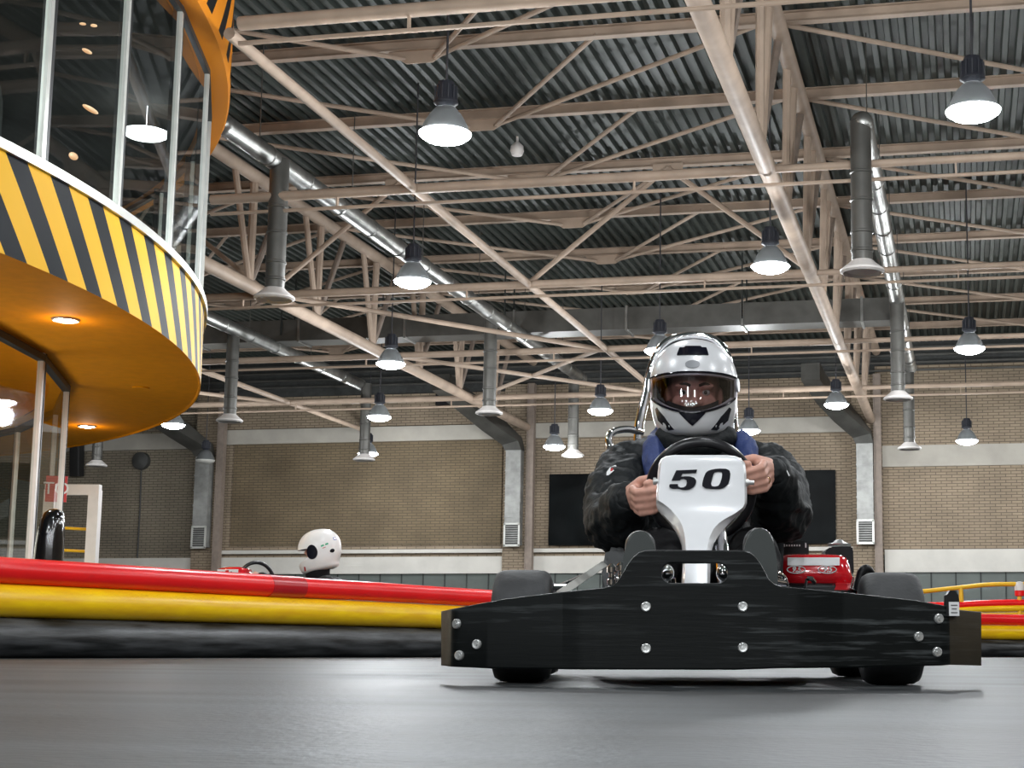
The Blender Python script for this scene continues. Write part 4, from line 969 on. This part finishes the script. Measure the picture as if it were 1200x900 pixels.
def helmet_parts(parent, shell_mat, visor=True, tall=1.0):
    b = BM(); NT = 96; zs = [HROW[0][0]+ (HROW[-1][0]-HROW[0][0])*k/70 for k in range(71)]
    thr = [-PI+2*PI*k/NT for k in range(NT)]
    grid = {}
    def inport(th, z): return abs(th) < TH1 and port_bot(th) < z < port_top(th)
    # snap rows: build columns with extra rows at the port edges
    cols = []
    for th in thr:
        if abs(th) <= TH1:
            zb, zt_ = port_bot(th), port_top(th); lo = [HROW[0][0]+(zb-HROW[0][0])*k/24 for k in range(25)]; mid = [zb+(zt_-zb)*k/14 for k in range(1,14)]; hi = [zt_+(HROW[-1][0]-zt_)*k/32 for k in range(33)]
        else:
            zb, zt_ = port_bot(TH1), port_top(TH1); lo = [HROW[0][0]+(zb-HROW[0][0])*k/24 for k in range(25)]; mid = [zb+(zt_-zb)*k/14 for k in range(1,14)]; hi = [zt_+(HROW[-1][0]-zt_)*k/32 for k in range(33)]
        cols.append((th, lo+mid+hi))
    vo = [[b.verts.new(hs(th, z)) for z in zz] for th, zz in cols]
    vi = [[b.verts.new(hs(th, z, -.012)) for z in zz[:60]] for th, zz in cols]
    for i in range(NT):
        j = (i+1) % NT; port = abs(thr[i]) <= TH1 and abs(thr[j]) <= TH1 and j != 0
        for k in range(len(cols[0][1])-1):
            if port and 24 <= k < 38: continue
            b.faces.new((vo[i][k], vo[j][k], vo[j][k+1], vo[i][k+1]))
            if k < 59: b.faces.new((vi[i][k], vi[i][k+1], vi[j][k+1], vi[j][k]))
        b.faces.new((vo[i][0], vi[i][0], vi[j][0], vo[j][0]))
        if port:
            b.faces.new((vo[i][24], vo[j][24], vi[j][24], vi[i][24])); b.faces.new((vo[i][38], vi[i][38], vi[j][38], vo[j][38]))
    bmesh.ops.remove_doubles(b, verts=b.verts, dist=.0003)
    h = obj('helmet', b, shell_mat, parent, ang=50)
    b = BM()      # padding inside
    g = [[hs(-PI+2*PI*i/48, -.135+.26*k/20, -.020) for k in range(21)] for i in range(48)]
    vs = [[b.verts.new(p) for p in r] for r in g]
    for i in range(48):
        th = -PI+2*PI*i/48
        for k in range(20):
            z = -.135+.26*k/20
            if abs(th) < 1.1 and port_bot(th)-.004 < z < port_top(th)+.0: continue
            b.faces.new((vs[i][k], vs[(i+1)%48][k], vs[(i+1)%48][k+1], vs[i][k+1]))
    obj('helmet_padding', b, M['lining'], h)
    return h
def hpatch(name, poly, material, parent, off=.002, th=.004, n=1):
    # poly: list of (theta, z) outlines; filled by fan-free grid between left and right chains
    b = BM(); vs = [b.verts.new(hs(t, z, off)) for t, z in poly]; v2 = [b.verts.new(hs(t, z, -th)) for t, z in poly]
    N = len(poly); f = b.faces.new(vs)
    for k in range(N): b.faces.new((vs[k], vs[(k+1) % N], v2[(k+1) % N], v2[k]))
    bmesh.ops.triangulate(b, faces=[f]); return obj(name, b, material, parent, ang=30)
def hgrid(name, lo, hi, t0, t1, material, parent, off, nt=20, nz=6, thick=.0025):
    b = BM(); g = [[hs(t0+(t1-t0)*i/nt, lo(t0+(t1-t0)*i/nt)+(hi(t0+(t1-t0)*i/nt)-lo(t0+(t1-t0)*i/nt))*k/nz, off) for k in range(nz+1)] for i in range(nt+1)]
    gi = [[hs(t0+(t1-t0)*i/nt, lo(t0+(t1-t0)*i/nt)+(hi(t0+(t1-t0)*i/nt)-lo(t0+(t1-t0)*i/nt))*k/nz, off-thick) for k in range(nz+1)] for i in range(nt+1)]
    A = [[b.verts.new(p) for p in r] for r in g]
    for i in range(nt):
        for k in range(nz): b.faces.new((A[i][k], A[i+1][k], A[i+1][k+1], A[i][k+1]))
    if thick:
        B_ = [[b.verts.new(p) for p in r] for r in gi]
        for i in range(nt):
            for k in range(nz): b.faces.new((B_[i][k], B_[i][k+1], B_[i+1][k+1], B_[i+1][k]))
            b.faces.new((A[i][0], B_[i][0], B_[i+1][0], A[i+1][0])); b.faces.new((A[i][nz], A[i+1][nz], B_[i+1][nz], B_[i][nz]))
        for k in range(nz):
            b.faces.new((A[0][k], A[0][k+1], B_[0][k+1], B_[0][k])); b.faces.new((A[nt][k], B_[nt][k], B_[nt][k+1], A[nt][k+1]))
    return obj(name, b, material, parent, ang=40)
def arm_hand(b, shoulder, elbow, wrist, ra=.047):
    chain(b, [shoulder, elbow, wrist], [ra, .040, .030])
def face(b, c, R_):
    # c: head centre, R_: rotation; front is -y
    def P(x, y, z): return Vector(c)+R_@V(x,y,z)
    ellip(b, P(0,.012,.03), (.076,.096,.098), R_, 24, 16)
    ellip(b, P(0,-.022,-.035), (.062,.068,.080), R_, 24, 16)      # face mass
    ellip(b, P(0,-.045,-.098), (.034,.034,.026), R_)              # chin
    for s in (-1,1):
        ellip(b, P(s*.040,-.058,-.028), (.026,.026,.024), R_)     # cheeks
        ellip(b, P(s*.030,-.079,.019), (.030,.014,.009), R_)      # brow ridge
        chain(b, [P(s*.019,-.0815,.0085), P(s*.032,-.0845,.0105), P(s*.046,-.078,.0075)], [.0032,.004,.0032], 8)
        ellip(b, P(s*.079,.012,-.01), (.010,.020,.031), R_)       # ears
        ellip(b, P(s*.013,-.096,-.033), (.011,.012,.009), R_)     # nostrils
    chain(b, [P(0,-.084,.012), P(0,-.102,-.026)], [.009,.0135]); ellip(b, P(0,-.080,-.066), (.026,.012,.008), R_); ellip(b, P(0,-.078,-.078), (.022,.012,.008), R_)

# ---- the driver
HC = K(813,455,.86)
drv = thing('person', 'driver in silver full-face helmet and black jacket gripping the wheel of kart 50', 'person', (KO.x, KO.y, 0), YAW)
HR = Matrix.Rotation(math.radians(6),3,'X')            # head bent a little forward
b = BM()
neck = K(812,522,.92); chest = V(neck.x, .92, neck.z-.15); pel = V(chest.x+.01,.84,.20)
shL, shR = K(735,548,.92), K(896,548,.92); elL, elR = K(722,610,.66), K(914,599,.66)
GL, GR = PI+math.asin(.0), 0.0
phL = PI+.165; phR = .255
def handframe(ph):
    o = (V(1,0,0)*math.cos(ph)+SU*math.sin(ph)).normalized(); t = (-V(1,0,0)*math.sin(ph)+SU*math.cos(ph)).normalized()
    if t.z < 0: t = -t
    return ringp(ph), o, t, SN
hands = {}
for key, ph, el in (('L', phL, elL), ('R', phR, elR)):
    C0, o, t, nn = handframe(ph)
    def Q(oo, n_, tt, C0=C0, o=o, t=t, nn=nn): return C0+o*oo+nn*n_+t*tt
    wr = Q(.060,-.062,-.012); hands[key] = (wr, Q, ph)
    # palm
    for tt, ok in ((.026,.040),(.009,.043),(-.010,.042),(-.028,.037)):
        chain(b, [wr+t*tt*.35, Q(ok,-.014,tt)], [.015,.0125], 10)
    chain(b, [wr+t*.012, Q(.030,-.030,.022), Q(.034,-.026,-.01)], [.016,.014,.014], 10)
    # four fingers around the rim
    for tt, L_, r_ in ((.0300,1.0,.0098),(.0095,1.06,.0098),(-.0108,1.0,.0094),(-.0300,.82,.0084)):
        k = [Q(.043,-.012,tt), Q(.030*(.4+.6*L_)+.004,.0215,tt*1.0), Q(-.002,.0265,tt*.95), Q(-.020*L_,.014,tt*.92), Q(-.022*L_,.003,tt*.9)]
        chain(b, k, [r_*1.16, r_*1.08, r_, r_*.93, r_*.85], 12)
    # thumb leaves the side of the palm and closes over the rim from inside
    chain(b, [wr+t*.022+o*-.004, Q(.020,-.034,.040), Q(-.006,-.020,.047), Q(-.010,.006,.046), Q(.004,.020,.0475)], [.0145,.0135,.0115,.0105,.0095], 12)
# arms and torso (inside the clothes)
chain(b, [shL, elL, hands['L'][0]], [.046,.036,.026]); chain(b, [shR, elR, hands['R'][0]], [.046,.036,.026])
chain(b, [shL, V(neck.x-.06,.93,neck.z-.02), V(neck.x+.06,.93,neck.z-.02), shR], [.045,.055,.055,.045])
ellip(b, chest, (.155,.10,.17)); ellip(b, pel.lerp(chest,.45), (.145,.10,.15)); ellip(b, pel, (.155,.11,.10))
chain(b, [neck+V(0,.02,-.05), HC+V(0,.03,-.07)], [.058,.055])
FT = {}
for s, (fx, fy) in ((-1,(749,663)),(1,(890,657))):
    foot = K(fx, fy, -.14); knee = V(s*.125+.01, .37, .33); hip = pel+V(s*.09,-.02,.0)
    heel = V(foot.x, .02, .10); FT[s] = (hip, knee, heel, foot)
    chain(b, [hip, knee, heel+V(0,.05,.06)], [.075,.055,.038]); chain(b, [heel+V(0,.03,.03), foot+V(0,.06,-.06)], [.034,.03])
face(b, HC+HR@V(0,-.014,-.018), HR)
bb = fuse(b, .0042, 3, .45)
body = obj('body', bb, M['skin'], drv, ang=180)
# eyes, brows, lips
FC = HC+HR@V(0,-.014,-.018)
for s in (-1,1):
    b = BM(); p = FC+HR@V(s*.032,-.0705,.0); ellip(b, p, (.0135,.0125,.0105)); ey = obj('eye', b, M['eye'], drv)
    b = BM(); ellip(b, p+V(0,-.0095,-.001), (.0058,.004,.0058)); obj('iris', b, M['iris'], ey)
    b = BM(); tube(b, spline([FC+HR@V(s*.013,-.089,.019),FC+HR@V(s*.030,-.092,.0245),FC+HR@V(s*.050,-.080,.018)],5), .0042, 8); obj('eyebrow', b, M['brow'], drv)
b = BM(); tube(b, spline([FC+HR@V(-.024,-.085,-.072),FC+HR@V(0,-.0935,-.0705),FC+HR@V(.024,-.085,-.072)],6), .0042, 8); obj('lips', b, M['lip'], drv)
# finger ring on the driver's left hand
wr, Q, ph = hands['R']
b = BM(); c = Q(.038,.008,-.0108); ax = (Q(.034,.0215,-.0108)-Q(.043,-.012,-.0108)).normalized(); u = ax.cross(V(0,0,1)).normalized(); v = ax.cross(u)
tube(b, [c+(u*math.cos(2*PI*k/20)+v*math.sin(2*PI*k/20))*.0112 for k in range(20)], .0016, 6, closed=True); obj('finger_ring', b, M['gold'], drv)
# jacket
b = BM()
for key, sh, el in (('L',shL,elL),('R',shR,elR)):
    s = -1 if key == 'L' else 1; wr, Q, ph = hands[key]; cuff = wr.lerp(el,.12)
    chain(b, [V(neck.x+s*.10,.93,neck.z-.045), sh+V(0,0,-.005), sh.lerp(el,.5)+V(s*.018,.01,.0), el+V(s*.004,0,-.006)], [.075,.080,.083,.080], 18)
    chain(b, [el+V(s*.004,0,-.006), el.lerp(cuff,.45)+V(0,0,-.012), cuff], [.078,.070,.050], 18)
ellip(b, chest+V(0,.0,.02), (.205,.135,.19), None, 28, 18); ellip(b, pel.lerp(chest,.4), (.185,.135,.19), None, 28, 18); ellip(b, pel+V(0,.0,.03), (.18,.13,.11), None, 24, 14)
chain(b, [neck+V(0,.02,-.06), neck+V(0,.0,.005)], [.088,.076], 20)
bb = fuse(b, .0075, 6, .5); fold(bb, .0125, 9.0, 3, (1.0,1.0,2.0)); fold(bb, .0055, 24, 8, (1.6,1,.8))
jk = obj('jacket', bb, M['jacket'], drv, ang=180)
for key, el in (('L',elL),('R',elR)):
    wr, Q, ph = hands[key]; d = (el-wr).normalized(); b = BM()
    chain(b, [wr.lerp(el,.04), wr.lerp(el,.16)], [.040,.050], 18); bb = fuse(b, .004, 4); fold(bb, .002, 40, 1); obj('cuff', bb, M['jacket'], jk, ang=180)
# navy collar panels over the shoulders
def collar(pts, r):
    b = BM(); chain(b, pts, r, 16); bb = fuse(b, .005, 5); fold(bb, .006, 22, 4, (2.2,1,.6)); return obj('collar_panel', bb, M['navy'], jk, ang=180, label='navy blue panel')
collar([K(775,512,.86), K(768,524,.82), K(766,542,.79), K(768,562,.77)], [.030,.034,.032,.026])
collar([K(868,514,.86), K(874,524,.83), K(878,538,.80)], [.026,.032,.026])
# black collar under the helmet
b = BM(); chain(b, [K(780,512,.82), K(800,520,.79), K(828,520,.79), K(850,512,.82)], [.034,.040,.040,.034], 16); bb = fuse(b, .005, 5); fold(bb, .004, 25, 6); obj('collar', bb, M['jacket'], jk, ang=180)
# sleeve badges
def badge(pts, ly, material, parent, name='sleeve_badge', lab=None):
    # drop the outline onto the jacket along the line of sight
    me = jk.data; out = []
    from mathutils.bvhtree import BVHTree
    tree = BVHTree.FromPolygons([v.co.copy() for v in me.vertices], [tuple(p.vertices) for p in me.polygons])
    eye = V(-.13, -3.64, CH)
    b = BM(); vs = []; v2 = []
    for x, y in pts:
        q = K(x, y, ly); d = (q-eye).normalized(); hit = tree.ray_cast(eye, d)
        p = hit[0] if hit[0] else q
        vs.append(b.verts.new(p-d*.003)); v2.append(b.verts.new(p+d*.004))
    f = b.faces.new(vs); N = len(vs)
    for k in range(N): b.faces.new((vs[k], vs[(k+1) % N], v2[(k+1) % N], v2[k]))
    bmesh.ops.triangulate(b, faces=[f]); return obj(name, b, material, parent, smooth=False, label=lab)
bd = badge([(711,553),(714.5,548),(721,544.8),(722.5,546),(719.5,551.5),(713,557),(710.5,557)], .9, M['white_label'], jk, lab='white sleeve badge')
badge([(714.8,552.5),(716,549),(718.8,548.4),(718,551),(716,553.4)], .9, M['red_print'], bd, 'badge_print')
badge([(919,546.5),(920.3,546.5),(925.5,557),(924.5,558)], .9, M['white_label'], jk)
# trousers and shoes
b = BM()
for s in (-1,1):
    hip, knee, heel, foot = FT[s]; chain(b, [hip, knee, heel+V(0,.06,.08)], [.092,.068,.052], 18)
ellip(b, pel, (.165,.125,.11), None, 24, 14)
bb = fuse(b, .008, 5); fold(bb, .006, 12, 2); obj('trousers', bb, M['trouser'], drv, ang=180)
for s, (cx, cy) in ((-1,(750,664)),(1,(890,661))):
    hip, knee, heel, foot = FT[s]
    outl = []
    for k in range(40):
        a = 2*PI*k/40; zz = math.sin(a); w = .041*(1+.10*zz) if zz > 0 else .041*(1+.22*zz)
        outl.append((w*math.copysign(abs(math.cos(a))**.8, math.cos(a)), .135*zz))
    c = K(cx, cy, -.17) + V(0,0,-.055); tilt = math.radians(20); ax = V(0, -math.sin(tilt)*-1, math.cos(tilt)); nrm = V(0,-math.cos(tilt),-math.sin(tilt))
    ax = V(0,-.12,.99).normalized(); nrm = V(0,-.99,-.12).normalized()
    b = BM(); prism(b, [c+V(x,0,0)+ax*h for x, h in outl], nrm*-.022); bmesh.ops.bevel(b, geom=[e for e in b.edges if abs((e.verts[0].co-e.verts[1].co).dot(nrm)) < .005], offset=.004, segments=2, affect='EDGES')
    so = BM(); chain(so, [c+ax*.10-nrm*.045, c+ax*.02-nrm*.05, c-ax*.085-nrm*.065, c-ax*.08-nrm*.12], [.036,.040,.042,.050], 16)
    bb = fuse(so, .006, 4); sh = obj('shoe', bb, M['shoe'], drv, ang=180); obj('sole', b, M['sole'], sh, ang=50)
# helmet
hr = bpy.data.objects.new('helmet_mount', None); bpy.data.objects.remove(hr)
h = helmet_parts(drv, M['helmet']); h.location = HC; h.rotation_euler = (math.radians(6),0,math.radians(-3))
hgrid('visor', lambda t: port_bot(t)-.006, lambda t: port_top(t)+.006, -1.30, 1.30, M['visor'], h, .0045, 44, 14, 0)
for s in (-1,1):
    b = BM(); p = hs(s*1.36, .006, .006); q = hs(s*1.36,.006,-.004); d = (p-q).normalized(); tube(b, [q, p], .020, 18); obj('visor_pivot', b, M['helmet'], h)
hgrid('top_vent', lambda t: .088, lambda t: .110+.004*(abs(t) < .25), -.42, .42, M['helmet_dark'], h, .004, 24, 5, .006)
hpatch('badge', [(.17*math.cos(2*PI*k/24), .060+.011*math.sin(2*PI*k/24)) for k in range(24)], M['badge'], h, .003, .003)
hgrid('chin_vent', lambda t: -.118+.036*min(1,(abs(t)/.30))**1.2, lambda t: -.0785, -.30, .30, M['helmet_dark'], h, .003, 20, 5, .004)
for s in (-1,1):
    pl_ = [(s*.52,-.128),(s*.74,-.090),(s*.98,-.062),(s*1.06,-.066),(s*1.02,-.100),(s*.72,-.130)]
    hpatch('side_vent', pl_, M['helmet_dark'], h, .0025, .004)
b = BM(); tube(b, [hs(t, port_top(t)+.007, .0035) for t in [-1.25+2.5*k/30 for k in range(31)]], .003, 8); tube(b, [hs(t, port_bot(t)-.004, .002) for t in [-1.2+2.4*k/30 for k in range(31)]], .0035, 8); obj('port_seal', b, M['helmet_dark'], h)
# nose guard strip inside the chin bar
hgrid('breath_guard', lambda t: port_bot(t)-.01, lambda t: port_bot(t)+.013, -.75, .75, M['lining'], h, -.016, 24, 4, .004)

# ---- second kart and its driver beyond the barrier
D2 = 12.9
o2 = atd(373,764,D2); face_left = YAW-math.radians(90)+math.radians(0)
bgk = thing('go_kart', 'red kart facing left beyond the barrier, only its nose and steering wheel showing', 'kart', (o2.x, o2.y, 0), YAW)
def B2(x, y, dd=0): p = atd(x, y, D2+dd)-V(o2.x,o2.y,0); return V(p.dot(R0), p.dot(HD)-0, p.z)
b = BM(); rings = []
for x, yt, yb, hw in ((256,667.5,700,.05),(262,666,702,.10),(272,665,706,.13),(284,665,708,.13),(292,667,709,.11),(294,674,709,.09)):
    a, c = B2(x,yt), B2(x,yb); rings.append([V(a.x,-hw,c.z),V(a.x,-hw,a.z-.03),V(a.x,-hw*.7,a.z),V(a.x,hw*.7,a.z),V(a.x,hw,a.z-.03),V(a.x,hw,c.z)])
loft(b, rings); np_ = obj('nose_panel', b, M['engine_red'], bgk, ang=60)
b = BM(); p0, p1 = B2(258,667), B2(287,672); g = [[V(B2(x,y,0).x, -.132 if x > 266 else -.115, B2(x,y).z) for y in (668,671,674.5)] for x in (259,266,274,284)]
sheet(b, g, (0,.01,0)); obj('nose_sticker', b, M['white_label'], np_, smooth=False)
b = BM()
for x, y in ((262,672.5),(266,671.5),(270,672.5),(276,671.5)): p = B2(x,y); box(b, V(p.x,-.136,p.z), (.012,.004,.012))
obj('sticker_print', b, M['grey_device'], np_, smooth=False)
wc = B2(301,680); tl = math.radians(35); su = V(math.cos(tl)*0+math.sin(tl)*-1*0-.42,0,.9).normalized(); 
su = V(.55,0,-.83).normalized()*-1
sa = V(.78,.60,-.18).normalized(); su = (V(-.2,0,1)-sa*V(-.2,0,1).dot(sa)).normalized()
b = BM(); tube(b, [wc+sa*.15*math.cos(2*PI*k/40)+su*.15*math.sin(2*PI*k/40) for k in range(40)], .016, 10, closed=True)
for a in (0.3, 2.84, 4.71): tube(b, [wc, wc+sa*.145*math.cos(a)+su*.145*math.sin(a)], .009, 6)
sw2 = obj('steering_wheel', b, M['wheel_grip'], bgk)
b = BM(); tube(b, [wc, V(wc.x-.45,0,.12)], .012, 8); obj('steering_column', b, M['steel'], bgk)
b = BM()
for s in (-1,1): tube(b, [(-1.05,s*.26,.09),(.45,s*.30,.09)], .02, 8)
for x in (-.85,-.3,.3): tube(b, [(x,-.3,.09),(x,.3,.09)], .016, 8)
obj('frame', b, M['steel'], bgk)
b = BM(); g = [[V(x, .24*math.sin(a), z+.16*(1-math.cos(a))*(z < .3)) for x, z in ((-.32,.12),(-.1,.09),(.12,.10),(.24,.3),(.30,.56))] for a in [-1.2+2.4*k/10 for k in range(11)]]
sheet(b, g, (.0,0,.008)); obj('seat', b, M['seat'], bgk)
kk = kart
for x, s in ((-.85,-1),(-.85,1),(.33,-1),(.33,1)):
    b = BM(); R_, hh = .13, .065
    lathe(b, [(R_*.5,-hh*.8),(R_*.85,-hh),(R_*.97,-hh*.8),(R_,-hh*.4),(R_,hh*.4),(R_*.97,hh*.8),(R_*.85,hh),(R_*.5,hh*.8)], 28, (x,s*.47,R_), axis='y', cap=False); w_ = obj('wheel', b, M['tyre'], bgk)
    b = BM(); lathe(b, [(.01,-.05),(R_*.5,-.05),(R_*.46,0),(R_*.5,.05),(.01,.05)], 18, (x,s*.47,R_), axis='y'); obj('rim', b, M['rim'], w_)
b = BM(); box(b, (-1.1,0,.14), (.06,1.0,.14), None, .02); obj('front_bumper', b, M['black_plastic'], bgk)
# its driver, seen from the side
p2 = thing('person', 'person in white open helmet and black clothes sitting beyond the red barrier tube', 'person', (o2.x, o2.y, 0), YAW)
hc2 = B2(374,644.5)
b = BM(); RL = Matrix.Rotation(math.radians(-90),3,'Z')
def T2(x, y, z): return V(x, y, z)
nk = V(hc2.x+.01,0,hc2.z-.20); ch2 = V(.10,0,nk.z-.22); pe2 = V(.06,0,.20)
for s in (-1,1):
    sh = V(.09, s*.19, nk.z-.09); el = V(-.16, s*.27, .46); hd = wc+V(.02, s*.13, .02)
    chain(b, [sh, el, hd+V(.05,0,0)], [.045,.036,.028])
    for tt in (-.027,-.009,.009,.027):
        t_ = su*tt; chain(b, [hd+V(.05,0,0)+t_, hd+V(.0,s*.028,.0)+t_, hd+V(-.03,s*.012,.0)+t_, hd+V(-.022,-s*.014,0)+t_], [.012,.0105,.0095,.0085], 8)
    chain(b, [hd+V(.05,0,.01), hd+V(.02,-s*.03,.02), hd+V(-.012,-s*.02,.045)], [.013,.011,.009], 8)
    hip = V(.0, s*.09, .2); kn = V(-.42, s*.17, .36); an = V(-.78, s*.12, .16)
    chain(b, [hip, kn, an], [.07,.052,.04]); chain(b, [an, V(-.86, s*.12, .24)], [.035,.03])
    chain(b, [sh, nk+V(0,0,-.08)], [.045,.055])
ellip(b, ch2, (.10,.155,.18)); ellip(b, pe2.lerp(ch2,.45), (.10,.145,.15)); ellip(b, pe2, (.11,.155,.10))
chain(b, [nk+V(.02,0,-.06), hc2+V(.01,0,-.05)], [.058,.055]); face(b, hc2+RL@V(0,-.01,.0), RL)
obj('body', fuse(b, .007, 3), M['skin'], p2, ang=180)
b = BM()
for s in (-1,1):
    sh = V(.09, s*.19, nk.z-.09); el = V(-.16, s*.27, .46); hd = wc+V(.08, s*.14, .02)
    chain(b, [nk+V(.04,s*.08,-.10), sh, el, hd], [.07,.072,.062,.045])
ellip(b, ch2, (.135,.20,.20)); ellip(b, pe2.lerp(ch2,.4), (.13,.18,.19)); ellip(b, pe2, (.125,.17,.11))
bb = fuse(b, .010, 4); fold(bb, .006, 10, 2); obj('jacket', bb, M['jacket'], p2, ang=180)
b = BM(); lathe(b, [(.105,-.13),(.10,-.03),(.098,.06),(.085,.17)], 24, B2(372.5,672)); bb = b; obj('neck_warmer', b, M['trouser'], p2)
b = BM()
for s in (-1,1): chain(b, [V(.0,s*.09,.2), V(-.42,s*.17,.36), V(-.76,s*.12,.18)], [.10,.072,.055])
ellip(b, pe2, (.12,.165,.105)); obj('trousers', fuse(b, .010, 4), M['trouser'], p2, ang=180)
for s in (-1,1):
    b = BM(); chain(b, [V(-.78,s*.12,.14), V(-.85,s*.12,.20), V(-.87,s*.12,.27)], [.05,.045,.038]); obj('shoe', fuse(b, .008, 3), M['shoe'], p2, ang=180)
h2 = helmet_parts(p2, M['helmet_white']); h2.location = hc2; h2.rotation_euler = (math.radians(15),0,math.radians(-84)); h2.scale = (1.12,1.17,1.19)
b = BM(); p = hs(-1.22,-.018,.002); 
hpatch('side_port', [(1.30+.26*math.cos(2*PI*k/28), -.012+.050*math.sin(2*PI*k/28)) for k in range(28)], M['helmet_dark'], h2, .003, .003)
hpatch('rear_vent', [(2.25+.13*math.cos(2*PI*k/20), -.035+.013*math.sin(2*PI*k/20)) for k in range(20)], M['helmet_dark'], h2, .003, .003)
hpatch('green_stripe', [(1.75,.006),(2.1,.014),(2.1,.026),(1.75,.018)], M['green_print'], h2, .002, .002)
hpatch('small_print', [(1.80,-.006),(1.95,-.003),(1.95,.001),(1.80,-.002)], M['red_print'], h2, .002, .002)
hpatch('blue_mark', [(2.45,.035),(2.65,.035),(2.65,.055),(2.45,.055)], M['blue_print'], h2, .002, .002)
hpatch('blue_mark_centre', [(2.48,.039),(2.62,.039),(2.62,.051),(2.48,.051)], M['helmet_white'], h2, .0026, .002)
hpatch('chin_logo', [(.62,-.125),(.72,-.095),(.80,-.10),(.72,-.128)], M['red_print'], h2, .002, .002)
